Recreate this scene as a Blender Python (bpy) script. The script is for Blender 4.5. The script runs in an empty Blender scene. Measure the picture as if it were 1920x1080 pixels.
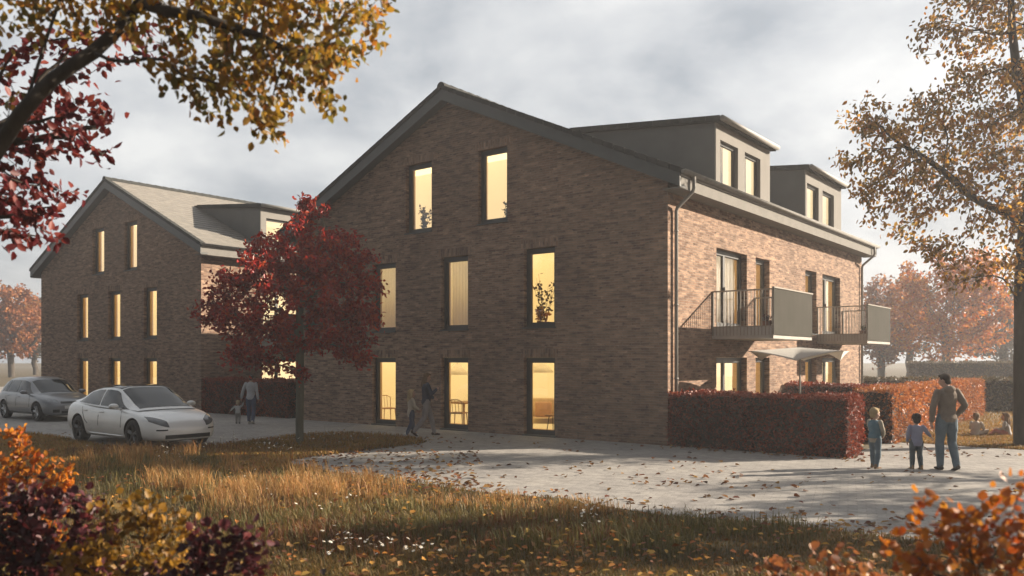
import bpy, bmesh, math, random
import numpy as np
from mathutils import Vector, Matrix, Euler
SC = bpy.context.scene
COL = SC.collection
PI = math.pi
def R(d): return math.radians(d)

# ------------------------------------------------------------------ camera, world, sun, exposure
F, CH, HZ = 1559.0, 2.1, 673.0          # focal length in photo pixels, camera height, horizon row
cam = bpy.data.cameras.new('camera'); camo = bpy.data.objects.new('camera', cam); COL.objects.link(camo)
cam.sensor_width = 36; cam.lens = F/1920*36; cam.shift_y = (HZ-540)/1920
camo.location = (0, 0, CH); camo.rotation_euler = (R(90), 0, 0)
cam.clip_end = 2000; cam.clip_start = .1
cam.dof.use_dof = True; cam.dof.focus_distance = 20; cam.dof.aperture_fstop = 1.7
SC.camera = camo
SUN_EL, SUN_AZ = R(22.5), math.atan2(.978, .208)     # azimuth clockwise from +Y
world = bpy.data.worlds.new("World"); SC.world = world; world.use_nodes = True
def build_world():
    nt = world.node_tree; N = nt.nodes; L = nt.links
    for n in list(N): N.remove(n)
    out = N.new('ShaderNodeOutputWorld'); bg = N.new('ShaderNodeBackground'); bg.inputs[1].default_value = .1
    L.new(bg.outputs[0], out.inputs[0])
    sky = N.new('ShaderNodeTexSky'); sky.sky_type = 'NISHITA'; sky.sun_disc = False
    sky.sun_elevation = SUN_EL; sky.sun_rotation = SUN_AZ; sky.dust_density = 3
    tc = N.new('ShaderNodeTexCoord'); sep = N.new('ShaderNodeSeparateXYZ'); L.new(tc.outputs['Generated'], sep.inputs[0])
    def math_(op, a, b=None, c=None):
        m = N.new('ShaderNodeMath'); m.operation = op
        for i, v in enumerate((a, b, c)):
            if v is None: continue
            if isinstance(v, (int, float)): m.inputs[i].default_value = v
            else: L.new(v, m.inputs[i])
        return m.outputs[0]
    den = math_('ADD', math_('MAXIMUM', sep.outputs[2], 0.0), .34)
    cx = math_('DIVIDE', sep.outputs[0], den); cy = math_('DIVIDE', sep.outputs[1], den)
    cmb = N.new('ShaderNodeCombineXYZ'); L.new(cx, cmb.inputs[0]); L.new(cy, cmb.inputs[1])
    n1 = N.new('ShaderNodeTexNoise'); n1.inputs['Scale'].default_value = 2.3; n1.inputs['Detail'].default_value = 7
    n1.inputs['Roughness'].default_value = .56; n1.inputs['Distortion'].default_value = .15; L.new(cmb.outputs[0], n1.inputs[0])
    rp = N.new('ShaderNodeValToRGB'); L.new(n1.outputs[0], rp.inputs[0])
    e = rp.color_ramp.elements
    e[0].position = .38; e[0].color = (.17, .183, .197, 1)
    e[1].position = .66; e[1].color = (.345, .345, .34, 1)
    m = e.new(.5); m.color = (.25, .257, .264, 1)
    # brighter veil of cloud towards the sun (a real feature of the sky)
    dot = N.new('ShaderNodeVectorMath'); dot.operation = 'DOT_PRODUCT'; L.new(tc.outputs['Generated'], dot.inputs[0])
    dot.inputs[1].default_value = (math.sin(SUN_AZ)*math.cos(SUN_EL), math.cos(SUN_AZ)*math.cos(SUN_EL), math.sin(SUN_EL))
    gl = math_('MULTIPLY', math_('POWER', math_('MAXIMUM', dot.outputs['Value'], 0.0), 2.0), .12)
    # unseen sky behind the viewer is dimmed to cut fill light on the gable
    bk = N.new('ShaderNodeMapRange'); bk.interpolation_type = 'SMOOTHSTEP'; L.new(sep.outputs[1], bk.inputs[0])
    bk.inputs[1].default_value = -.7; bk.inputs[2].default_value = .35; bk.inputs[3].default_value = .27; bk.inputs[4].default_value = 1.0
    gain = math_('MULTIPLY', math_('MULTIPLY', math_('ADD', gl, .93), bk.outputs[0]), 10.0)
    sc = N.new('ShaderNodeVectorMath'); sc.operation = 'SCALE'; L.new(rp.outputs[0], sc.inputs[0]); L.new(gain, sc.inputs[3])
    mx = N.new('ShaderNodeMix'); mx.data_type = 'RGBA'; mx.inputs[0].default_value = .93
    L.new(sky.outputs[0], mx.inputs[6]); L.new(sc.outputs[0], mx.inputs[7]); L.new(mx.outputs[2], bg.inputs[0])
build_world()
sl = bpy.data.lights.new('sun', 'SUN'); sl.energy = 5; sl.angle = R(.6); sl.color = (1, .86, .69)
so = bpy.data.objects.new('sun', sl); COL.objects.link(so)
sdir = Vector((math.sin(SUN_AZ)*math.cos(SUN_EL), math.cos(SUN_AZ)*math.cos(SUN_EL), math.sin(SUN_EL)))
so.rotation_euler = (-sdir).to_track_quat('-Z', 'Y').to_euler(); so.location = sdir*60
vs = SC.view_settings; vs.view_transform = 'Standard'; vs.look = 'None'; vs.exposure = 1.5; vs.gamma = 1; vs.use_curve_mapping = False
SC.cycles.use_denoising = True
SC.cycles.max_bounces = 6; SC.cycles.diffuse_bounces = 3; SC.cycles.glossy_bounces = 3; SC.cycles.transmission_bounces = 4
SC.cycles.transparent_max_bounces = 8; SC.cycles.volume_bounces = 0; SC.cycles.sample_clamp_indirect = 4
SC.cycles.caustics_reflective = False; SC.cycles.caustics_refractive = False

# ------------------------------------------------------------------ helpers
def at(px, py, Y): return Vector(((px-960)/F*Y, Y, CH-(py-HZ)/F*Y))     # photo pixel at depth Y
def gd(px, py):                                                          # photo pixel on the ground
    Y = F*CH/(py-HZ); return Vector(((px-960)/F*Y, Y, 0))
def tag(o, label=None, cat=None, group=None, kind=None):
    if label: o['label'] = label
    if cat: o['category'] = cat
    if group: o['group'] = group
    if kind: o['kind'] = kind
    return o
def empty(name, loc=(0, 0, 0), rz=0, label=None, cat=None, group=None):
    o = bpy.data.objects.new(name, None); COL.objects.link(o); o.location = loc; o.rotation_euler = (0, 0, rz)
    o.empty_display_size = .3
    return tag(o, label, cat, group)
def link(name, me, mat=None, parent=None):
    o = bpy.data.objects.new(name, me); COL.objects.link(o)
    if mat is not None:
        for m in (mat if isinstance(mat, (list, tuple)) else [mat]): me.materials.append(m)
    if parent: o.parent = parent
    return o
def ob(name, bm, mat=None, parent=None, smooth=False):
    me = bpy.data.meshes.new(name); bm.normal_update(); bm.to_mesh(me); bm.free()
    if smooth: me.shade_smooth()
    return link(name, me, mat, parent)
def copy_tree(o, parent=None):
    c = o.copy(); COL.objects.link(c)
    if parent: c.parent = parent
    for ch in list(o.children): copy_tree(ch, c)
    return c
def npmesh(name, V, Fq, mat=None, parent=None, smooth=False, sizes=None):
    """V (n,3); Fq flat loop index array with sizes per face (int or array)"""
    me = bpy.data.meshes.new(name)
    V = np.asarray(V, np.float32); Fq = np.asarray(Fq, np.int32).ravel()
    if sizes is None: sizes = 4
    if np.isscalar(sizes): sizes = np.full(len(Fq)//sizes, sizes, np.int32)
    me.vertices.add(len(V)); me.vertices.foreach_set('co', V.ravel())
    me.loops.add(len(Fq)); me.loops.foreach_set('vertex_index', Fq)
    st = np.concatenate([[0], np.cumsum(sizes)[:-1]]).astype(np.int32)
    me.polygons.add(len(sizes)); me.polygons.foreach_set('loop_start', st); me.polygons.foreach_set('loop_total', sizes.astype(np.int32))
    me.update(calc_edges=True); me.validate()
    if smooth: me.shade_smooth()
    return link(name, me, mat, parent)
def box(bm, x0, x1, y0, y1, z0, z1, M=None):
    vs_ = [bm.verts.new((x, y, z)) for x in (x0, x1) for y in (y0, y1) for z in (z0, z1)]
    if M is not None:
        for v in vs_: v.co = M @ v.co
    for f in ((0, 1, 3, 2), (4, 6, 7, 5), (0, 4, 5, 1), (2, 3, 7, 6), (0, 2, 6, 4), (1, 5, 7, 3)):
        bm.faces.new([vs_[i] for i in f])
    return vs_
def bevel(bm, w=.01, seg=2):
    bmesh.ops.bevel(bm, geom=list(bm.edges), offset=w, segments=seg, affect='EDGES', profile=.6)
def frame_for(d):
    d = Vector(d).normalized()
    a = Vector((0, 0, 1)) if abs(d.z) < .9 else Vector((1, 0, 0))
    u = d.cross(a).normalized(); return u, d.cross(u).normalized()
def tube(bm, pts, rad, n=8, cap=True, flat=None):
    """lofted tube along pts; rad scalar or list; rounded caps off"""
    pts = [Vector(p) for p in pts]; rad = [rad]*len(pts) if np.isscalar(rad) else rad
    rings = []; u = None
    for i, p in enumerate(pts):
        d = (pts[min(i+1, len(pts)-1)]-pts[max(i-1, 0)])
        if d.length < 1e-7: d = Vector((0, 0, 1))
        d.normalize()
        if u is None: u, v = frame_for(d)
        else:
            u = (u-d*u.dot(d)); u = u.normalized() if u.length > 1e-5 else frame_for(d)[0]
            v = d.cross(u)
        rings.append([bm.verts.new(p+(u*math.cos(2*PI*k/n)+v*math.sin(2*PI*k/n))*rad[i]) for k in range(n)])
    for a, b in zip(rings, rings[1:]):
        for k in range(n): bm.faces.new((a[k], a[(k+1) % n], b[(k+1) % n], b[k]))
    if cap:
        bm.faces.new(rings[0][::-1]); bm.faces.new(rings[-1])
def ball(bm, c, r, seg=12, rings=8, M=None):
    r = (r, r, r) if np.isscalar(r) else r
    m = Matrix.Translation(Vector(c)) @ (M.to_4x4() if M is not None else Matrix()) @ Matrix.Diagonal((*r, 1))
    bmesh.ops.create_uvsphere(bm, u_segments=seg, v_segments=rings, radius=1, matrix=m)
def ringloft(bm, rings, cap=True):
    vr = [[bm.verts.new(p) for p in r] for r in rings]
    n = len(vr[0])
    for a, b in zip(vr, vr[1:]):
        for k in range(n): bm.faces.new((a[k], a[(k+1) % n], b[(k+1) % n], b[k]))
    if cap: bm.faces.new(vr[0][::-1]); bm.faces.new(vr[-1])
def bake(o, smooth=True):
    """apply the modifiers of o"""
    dg = bpy.context.evaluated_depsgraph_get(); dg.update()
    me = bpy.data.meshes.new_from_object(o.evaluated_get(dg))
    o.modifiers.clear(); old = o.data; o.data = me; bpy.data.meshes.remove(old)
    if smooth: me.shade_smooth()
    return o

# ------------------------------------------------------------------ materials
MATS = {}
class NT:
    def __init__(s, name):
        s.m = bpy.data.materials.new(name); s.m.use_nodes = True; s.nt = s.m.node_tree; s.N = s.nt.nodes; s.L = s.nt.links
        for n in list(s.N): s.N.remove(n)
        s.out = s.N.new('ShaderNodeOutputMaterial'); s.p = s.N.new('ShaderNodeBsdfPrincipled'); s.L.new(s.p.outputs[0], s.out.inputs[0])
    def n(s, t, **kw):
        x = s.N.new('ShaderNode'+t)
        for k, v in kw.items():
            if k.startswith('i_'):
                x.inputs[k[2:].replace('_', ' ')].default_value = v
            else: setattr(x, k, v)
        return x
    def l(s, a, b): s.L.new(a, b)
    def noise(s, scale, detail=4, rough=.55, vec=None, mapscale=None, coord='Object'):
        if vec is None:
            tc = s.n('TexCoord'); vec = tc.outputs[coord]
        if mapscale:
            mp = s.n('Mapping'); mp.inputs['Scale'].default_value = mapscale; s.l(vec, mp.inputs[0]); vec = mp.outputs[0]
        x = s.n('TexNoise'); x.inputs['Scale'].default_value = scale; x.inputs['Detail'].default_value = detail; x.inputs['Roughness'].default_value = rough
        s.l(vec, x.inputs['Vector']); return x.outputs[0]
    def ramp(s, fac, stops, interp='LINEAR'):
        r = s.n('ValToRGB'); s.l(fac, r.inputs[0]); r.color_ramp.interpolation = interp
        e = r.color_ramp.elements
        while len(e) < len(stops): e.new(.5)
        for i, (p, c) in enumerate(stops): e[i].position = p; e[i].color = (*c, 1)
        return r.outputs[0]
    def mix(s, f, a, b, mode='MIX'):
        x = s.n('Mix', data_type='RGBA', blend_type=mode)
        for i, v in ((0, f), (6, a), (7, b)):
            if hasattr(v, 'links'): s.l(v, x.inputs[i])
            elif i == 0: x.inputs[0].default_value = v
            else: x.inputs[i].default_value = (*v, 1)
        return x.outputs[2]
    def bump(s, h, strength=.3, dist=.02):
        b = s.n('Bump'); b.inputs['Strength'].default_value = strength; b.inputs['Distance'].default_value = dist
        s.l(h, b.inputs['Height']); s.l(b.outputs[0], s.p.inputs['Normal'])
    def set(s, **kw):
        for k, v in kw.items(): s.p.inputs[k.replace('_', ' ')].default_value = v
        return s
def plain(name, col, rough=.6, metal=0, var=.12, scale=6, bump=0, spec=.5):
    """a paint or fabric with a little uneven wear"""
    t = NT(name)
    n_ = t.noise(scale, 5)
    a = tuple(min(1, c*(1-var)) for c in col); b = tuple(min(1, c*(1+var)) for c in col)
    t.l(t.ramp(n_, [(.3, a), (.7, b)]), t.p.inputs['Base Color'])
    t.set(Roughness=rough, Metallic=metal); t.p.inputs['Specular IOR Level'].default_value = spec
    if bump: t.bump(t.noise(scale*6, 4), bump, .01)
    return t.m
def leafmat(name, cols, transl=.35, rough=.5, nscale=1.2):
    t = NT(name)
    g = t.n('NewGeometry')
    k = len(cols)
    c = t.ramp(g.outputs['Random Per Island'], [((i+.5)/k, q) for i, q in enumerate(cols)])
    n_ = t.noise(nscale, 3)
    v = t.ramp(n_, [(.3, (.62, .62, .62)), (.7, (1.25, 1.2, 1.1))])
    c2 = t.mix(1, c, v, 'MULTIPLY')
    t.l(c2, t.p.inputs['Base Color']); t.set(Roughness=rough); t.p.inputs['Specular IOR Level'].default_value = .35
    tr = t.n('BsdfTranslucent'); t.l(c2, tr.inputs[0])
    mx = t.n('MixShader'); mx.inputs[0].default_value = transl
    t.l(t.p.outputs[0], mx.inputs[1]); t.l(tr.outputs[0], mx.inputs[2]); t.l(mx.outputs[0], t.out.inputs[0])
    return t.m
def bark(name, a, b):
    t = NT(name)
    n_ = t.noise(9, 6, .65, mapscale=(1, 1, .25))
    t.l(t.ramp(n_, [(.3, a), (.7, b)]), t.p.inputs['Base Color']); t.set(Roughness=.9); t.bump(n_, .6, .02)
    return t.m
def brickmat(name, soldier=False):
    t = NT(name)
    uv = t.n('TexCoord').outputs['UV']
    if soldier:
        mp = t.n('Mapping'); mp.inputs['Rotation'].default_value = (0, 0, R(90)); t.l(uv, mp.inputs[0]); uv = mp.outputs[0]
    br = t.n('TexBrick', offset=.5); t.l(uv, br.inputs['Vector'])
    br.inputs['Scale'].default_value = 1; br.inputs['Brick Width'].default_value = .25; br.inputs['Row Height'].default_value = .0625 if not soldier else .0833
    br.inputs['Mortar Size'].default_value = .007; br.inputs['Mortar Smooth'].default_value = .35; br.inputs['Bias'].default_value = 0
    br.inputs['Color1'].default_value = (.175, .106, .076, 1); br.inputs['Color2'].default_value = (.345, .235, .168, 1); br.inputs['Mortar'].default_value = (.25, .215, .18, 1)
    # burnt and pale bricks in streaks that follow the courses
    s1 = t.noise(1, 6, .62, vec=uv, mapscale=(2.4, 9, 1))
    c = t.mix(.75, br.outputs[0], t.ramp(s1, [(.32, (.45, .42, .42)), (.5, (1, 1, 1)), (.68, (1.5, 1.42, 1.32))]), 'MULTIPLY')
    s2 = t.noise(.35, 4, .5, vec=uv)
    c = t.mix(.8, c, t.ramp(s2, [(.35, (.82, .82, .83)), (.65, (1.12, 1.1, 1.08))]), 'MULTIPLY')
    s3 = t.noise(1, 3, .5, vec=uv, mapscale=(6, 16, 1))
    c = t.mix(1, c, t.ramp(s3, [(.30, (.35, .33, .33)), (.40, (1, 1, 1))]), 'MULTIPLY')
    s4 = t.noise(1, 2, .5, vec=uv, mapscale=(3.1, 11, 1))
    c = t.mix(1, c, t.ramp(s4, [(.62, (1, 1, 1)), (.72, (1.5, 1.46, 1.4))]), 'MULTIPLY')
    s5 = t.noise(.16, 5, .6, vec=uv)
    c = t.mix(.7, c, t.ramp(s5, [(.35, (.84, .83, .82)), (.65, (1.1, 1.09, 1.07))]), 'MULTIPLY')
    t.l(c, t.p.inputs['Base Color']); t.set(Roughness=.9); t.p.inputs['Specular IOR Level'].default_value = .2
    h = t.n('Math', operation='MULTIPLY_ADD'); t.l(s1, h.inputs[0]); h.inputs[1].default_value = .9
    inv = t.n('Math', operation='SUBTRACT'); inv.inputs[0].default_value = 1; t.l(br.outputs[1], inv.inputs[1]); t.l(inv.outputs[0], h.inputs[2])
    t.bump(h.outputs[0], .5, .018)
    return t.m
M_brick = brickmat('brick'); M_soldier = brickmat('soldier_brick', True)
def roofmat():
    t = NT('roof_tile'); uv = t.n('TexCoord').outputs['UV']
    br = t.n('TexBrick', offset=.5); t.l(uv, br.inputs['Vector'])
    br.inputs['Scale'].default_value = 1; br.inputs['Brick Width'].default_value = .3; br.inputs['Row Height'].default_value = .33
    br.inputs['Mortar Size'].default_value = .006; br.inputs['Mortar Smooth'].default_value = .2
    br.inputs['Color1'].default_value = (.19, .176, .155, 1); br.inputs['Color2'].default_value = (.235, .218, .192, 1); br.inputs['Mortar'].default_value = (.15, .138, .122, 1)
    n_ = t.noise(2.2, 5, vec=uv)
    t.l(t.mix(.8, br.outputs[0], t.ramp(n_, [(.3, (.8, .8, .8)), (.7, (1.15, 1.12, 1.08))]), 'MULTIPLY'), t.p.inputs['Base Color'])
    t.set(Roughness=.65); return t.m
M_roof = roofmat()
M_anthr = plain('anthracite_metal', (.055, .06, .058), .5, 0, .15, 3)
M_verge = plain('verge_concrete', (.045, .047, .045), .9, 0, .25, 8, .15, .15)
M_cheek = plain('dormer_cladding', (.095, .098, .095), .55, 0, .12, 1.5)
M_panel = plain('dormer_front_render', (.215, .205, .19), .9, 0, .06, 2, 0, .15)
M_zinc = plain('zinc', (.27, .262, .245), .6, .0, .14, 5, 0, .3)
M_fascia = plain('fascia_board', (.20, .192, .178), .9, 0, .08, 3, 0, .15)
M_soffit = plain('soffit_board', (.22, .2, .18), .7)
M_frame = plain('window_frame', (.045, .045, .042), .45, 0, .12, 4)
M_concrete = plain('concrete', (.42, .40, .37), .95, 0, .14, 4, .15, .15)
M_rail = plain('railing_metal', (.29, .265, .23), .7, 0, .1, 6, 0, .2)
def corrug():
    t = NT('corrugated_sheet'); tc = t.n('TexCoord')
    w = t.n('TexWave', wave_type='BANDS', bands_direction='Y'); w.inputs['Scale'].default_value = .9; t.l(tc.outputs['Object'], w.inputs[0])
    n_ = t.noise(1.2, 4); t.l(t.ramp(n_, [(.3, (.046, .044, .036)), (.7, (.058, .054, .046))]), t.p.inputs['Base Color'])
    t.set(Roughness=.9); t.p.inputs['Specular IOR Level'].default_value = .1; t.bump(w.outputs[1], .12, .01); return t.m
M_corr = corrug()
def glassmat(name='window_glass', base=.07):
    t = NT(name)
    gl = t.n('BsdfGlossy'); gl.inputs['Roughness'].default_value = .01; gl.inputs[0].default_value = (.95, .97, 1, 1)
    n_ = t.noise(.7, 2); b = t.n('Bump'); b.inputs['Strength'].default_value = .04; b.inputs['Distance'].default_value = .03; t.l(n_, b.inputs['Height']); t.l(b.outputs[0], gl.inputs['Normal'])
    tr = t.n('BsdfTransparent'); tr.inputs[0].default_value = (.93, .94, .93, 1)
    fr = t.n('Fresnel'); fr.inputs[0].default_value = 1.5
    ad = t.n('Math', operation='MULTIPLY_ADD'); t.l(fr.outputs[0], ad.inputs[0]); ad.inputs[1].default_value = 1.0; ad.inputs[2].default_value = base
    mx = t.n('MixShader'); t.l(ad.outputs[0], mx.inputs[0]); t.l(tr.outputs[0], mx.inputs[1]); t.l(gl.outputs[0], mx.inputs[2]); t.l(mx.outputs[0], t.out.inputs[0])
    return t.m
M_glass = glassmat()
def roommat(name, col, st):
    t = NT(name); t.set(Roughness=.8)
    n_ = t.noise(.8, 3); c = t.ramp(n_, [(.3, tuple(v*.85 for v in col)), (.7, col)])
    t.p.inputs['Base Color'].default_value = (.42, .38, .32, 1); t.l(c, t.p.inputs['Emission Color']); t.p.inputs['Emission Strength'].default_value = st
    return t.m
M_plaster = plain('window_jamb_plaster', (.62, .42, .22), .8, 0, .08)
M_toe = plain('toe_board_sheet', (.42, .41, .39), .9, 0, .1, 4, 0, .15)
M_room = roommat('lit_room_wall', (1, .68, .25), .29)
M_ceil = roommat('lit_ceiling', (1, .74, .36), .8)
M_roomc = roommat('bright_room_wall', (1, .76, .44), .42)
M_roomb = roommat('lit_room_wall_pale', (1, .73, .38), .28)

# ------------------------------------------------------------------ the brick houses
HA = Vector((-.7872, .6167, 0)); HB = Vector((.6167, .7872, 0))     # along the gable (leftwards) and along the eaves (away)
C0 = Vector((3.762, 20.085, 0)); HROT = math.atan2(-.6167, .7872)
HW, HL, OV = 14.3, 16.4, .3
EZ, SL = 6.78, .4575                                                # roof surface height over the long wall and its slope
def zr(a): return EZ+SL*min(a, HW-a)
def hp(a, b, z=0): return C0-HA*(-a)+HB*b+Vector((0, 0, z))          # house coordinates to world
def bl(px, off=0):                                                   # eaves coordinate of a photo column on the long wall
    O = C0-HA*off; k = (px-960)/F
    return (k*O.y-O.x)/(HB.x-k*HB.y)
def wall_mesh(name, P, u0, u1, top, brk, ops, reveal, parent):
    bm = bmesh.new(); uvl = bm.loops.layers.uv.new('UVMap')
    def quad(pts, uvs):
        f = bm.faces.new([bm.verts.new(p) for p in pts])
        for l, q in zip(f.loops, uvs): l[uvl].uv = q
    us = sorted(set([u0, u1]+brk+[o[0] for o in ops]+[o[1] for o in ops]))
    for a, b in zip(us, us[1:]):
        cov = sorted([o for o in ops if o[0] <= a+1e-6 and o[1] >= b-1e-6], key=lambda o: o[2])
        z = -.05
        for o in cov+[None]:
            za = o[2] if o else top(a); zb = o[2] if o else top(b)
            quad([P(a, z, 0), P(b, z, 0), P(b, zb, 0), P(a, za, 0)], [(a, z), (b, z), (b, zb), (a, za)])
            if o: z = o[3]
    for (a, b, z0, z1) in ops:
        r = reveal
        quad([P(a, z0, 0), P(a, z1, 0), P(a, z1, r), P(a, z0, r)], [(a, z0), (a, z1), (a+r, z1), (a+r, z0)])
        quad([P(b, z0, 0), P(b, z0, r), P(b, z1, r), P(b, z1, 0)], [(b, z0), (b-r, z0), (b-r, z1), (b, z1)])
        quad([P(a, z1, 0), P(b, z1, 0), P(b, z1, r), P(a, z1, r)], [(a, z1), (b, z1), (b, z1+r), (a, z1+r)])
        quad([P(a, z0, 0), P(a, z0, r), P(b, z0, r), P(b, z0, 0)], [(a, z0), (a, z0-r), (b, z0-r), (b, z0)])
    bmesh.ops.remove_doubles(bm, verts=bm.verts, dist=1e-4); bmesh.ops.recalc_face_normals(bm, faces=bm.faces)
    return ob(name, bm, M_brick, parent)
def pbox(bm, P, u0, u1, z0, z1, d0, d1):
    v = [bm.verts.new(P(u, z, d)) for u in (u0, u1) for z in (z0, z1) for d in (d0, d1)]
    for f in ((0, 1, 3, 2), (4, 6, 7, 5), (0, 4, 5, 1), (2, 3, 7, 6), (0, 2, 6, 4), (1, 5, 7, 3)): bm.faces.new([v[i] for i in f])
def window(name, P, o, parent, rv, mull=(), fw=.13, sill=True, handle=False):
    a, b, z0, z1 = o
    bm = bmesh.new(); e = .002
    pbox(bm, P, a+e, a+fw, z0+e, z1-e, rv-.03, rv+.05); pbox(bm, P, b-fw, b-e, z0+e, z1-e, rv-.03, rv+.05)
    pbox(bm, P, a+fw, b-fw, z1-fw, z1-e, rv-.029, rv+.049); pbox(bm, P, a+fw, b-fw, z0+e, z0+fw, rv-.029, rv+.049)
    for m in mull: pbox(bm, P, m-.06, m+.06, z0+fw, z1-fw, rv-.025, rv+.045)
    # inner glazing bead
    cuts = [a+fw]+[x for m in mull for x in (m-.06, m+.06)]+[b-fw]
    for k in range(0, len(cuts), 2):
        c, d = cuts[k], cuts[k+1]
        for q in ((c, c+.018, z0+fw, z1-fw), (d-.018, d, z0+fw, z1-fw), (c+.018, d-.018, z1-fw-.018, z1-fw), (c+.018, d-.018, z0+fw, z0+fw+.018)):
            pbox(bm, P, *q, rv, rv+.03)
    w = ob(name, bm, M_frame, parent)
    bm = bmesh.new()
    for k in range(0, len(cuts), 2):
        c, d = cuts[k]-.005, cuts[k+1]+.005
        f = bm.faces.new([bm.verts.new(P(u, z, rv+.012)) for u, z in ((c, z0+fw-.005), (d, z0+fw-.005), (d, z1-fw+.005), (c, z1-fw+.005))])
        f.normal_update()
        if f.normal.dot(Vector(P(c, 0, 0))-Vector(P(c, 0, 1))) < 0: f.normal_flip()
    ob('pane', bm, M_glass, w)
    if sill:
        bm = bmesh.new(); pbox(bm, P, a-.03, b+.03, z0-.025, z0+.012, -.035, rv-.032); ob('sill', bm, M_anthr, w)
    if handle:
        bm = bmesh.new(); m = mull[0] if mull else a+fw*.5
        pbox(bm, P, m-.015, m+.015, z0+1.0, z0+1.14, rv-.07, rv-.03); ob('handle', bm, M_zinc, w)
    return w
def room(P, o, parent, mat, z0, z1, side=(.1, 1.8), depth=1.75, rv=.17):
    a, b = o[0]-side[0], o[1]+side[1]
    bm = bmesh.new(); d0, d1 = rv+.24, rv+depth
    q = lambda *p: bm.faces.new([bm.verts.new(P(*x)) for x in p])
    q((a, z0, d1), (b, z0, d1), (b, z1, d1), (a, z1, d1)); q((a, z0, d0), (a, z0, d1), (a, z1, d1), (a, z1, d0)); q((b, z0, d0), (b, z1, d0), (b, z1, d1), (b, z0, d1))
    q((a, z1, d0), (a, z1, d1), (b, z1, d1), (b, z1, d0)); q((a, z0, d0), (b, z0, d0), (b, z0, d1), (a, z0, d1))
    bm.faces.ensure_lookup_table(); bm.faces[3].material_index = 2; bm.faces[4].material_index = 3
    for c, d, e, f in ((a, o[0]+.01, z0, z1), (o[1]-.01, b, z0, z1), (o[0]+.01, o[1]-.01, z0, o[2]+.01), (o[0]+.01, o[1]-.01, o[3]-.01, z1)):
        if f > e: q((c, e, d0), (d, e, d0), (d, f, d0), (c, f, d0))
    n0 = len(bm.faces); e = rv+.051; u0, u1, w0, w1 = o[0]+.01, o[1]-.01, o[2]+.01, o[3]-.01
    q((u0, w0, e), (u0, w0, d0), (u0, w1, d0), (u0, w1, e)); q((u1, w0, e), (u1, w1, e), (u1, w1, d0), (u1, w0, d0)); q((u0, w1, e), (u0, w1, d0), (u1, w1, d0), (u1, w1, e)); q((u0, w0, e), (u1, w0, e), (u1, w0, d0), (u0, w0, d0))
    bm.faces.ensure_lookup_table()
    for f in bm.faces[n0:]: f.material_index = 1
    return ob('lit_room', bm, [mat, M_plaster, M_ceil, M_floor], parent)
RV = .17
M_floor = plain('oak_floor', (.42, .26, .13), .5, 0, .15, 5)
PG = lambda u, z, d: (-u, d, z)                 # front gable
PL = lambda u, z, d: (-d, u, z)                 # long eaves wall
PB = lambda u, z, d: (-u, HL-d, z)
PW = lambda u, z, d: (-HW+d, u, z)
G_GF = [(3.32, 4.37), (6.39, 7.45), (9.38, 10.43)]; G_2F = [(4.94, 6.01), (7.84, 8.93)]
L_OP = [(2.78, 4.85), (5.50, 6.60), (9.81, 10.94), (11.58, 13.60)]
house = empty('brick_house', C0, HROT, 'large brown brick gabled house in the centre, with lit windows, grey dormers and two balconies', 'house', 'gabled brick houses')
gops = [(a, b, .03, 2.14) for a, b in G_GF]+[(a, b, 2.95, 5.11) for a, b in G_GF]+[(a, b, 5.94, 8.05) for a, b in G_2F]
lops = [(a, b, .03, 2.14) for a, b in L_OP]+[(a, b, 2.95, 5.09) for a, b in L_OP]
gtop = lambda u: zr(u)-.2
wall_mesh('gable_wall', PG, 0, HW, gtop, [HW/2], gops, RV, house)
wall_mesh('eaves_wall', PL, 0, HL, lambda u: EZ-.2, [], lops, RV+.03, house)
wall_mesh('rear_gable_wall', PB, 0, HW, gtop, [HW/2], [], RV, house)
wall_mesh('rear_eaves_wall', PW, 0, HL, lambda u: EZ-.2, [], [], RV, house)
for o in gops:
    window('window', PG, o, house, RV)
    room(PG, o, house, M_room if o[2] < 5 else M_roomb, {0: .02, 1: 2.9, 2: 5.85}[int(o[2]//2.9)], {0: 2.6, 1: 5.5, 2: 8.25}[int(o[2]//2.9)])
for o in lops:
    big = o[1]-o[0] > 1.5
    if big: window('balcony_door' if o[2] > 1 else 'terrace_door', PL, o, house, RV+.03, [(o[0]+.42*(o[1]-o[0]))], .14, True, True)
    else: window('window', PL, o, house, RV+.03)
    room(PL, o, house, M_roomc, .02 if o[2] < 1 else 2.9, 2.6 if o[2] < 1 else 5.5, (.05, .55), 1.95, RV+.03)
# soldier-course lintels over the gable openings
for (a, b, z0, z1) in gops:
    bm = bmesh.new(); uvl = bm.loops.layers.uv.new('UVMap')
    bmesh.ops.create_cube(bm, size=1, matrix=Matrix.Translation((-(a+b)/2, .0, z1+.118)) @ Matrix.Diagonal((b-a+.2, .008, .235, 1)))
    for f in bm.faces:
        for l in f.loops: l[uvl].uv = (-l.vert.co.x+.03, l.vert.co.z)
    ob('lintel', bm, M_soldier, house)
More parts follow.
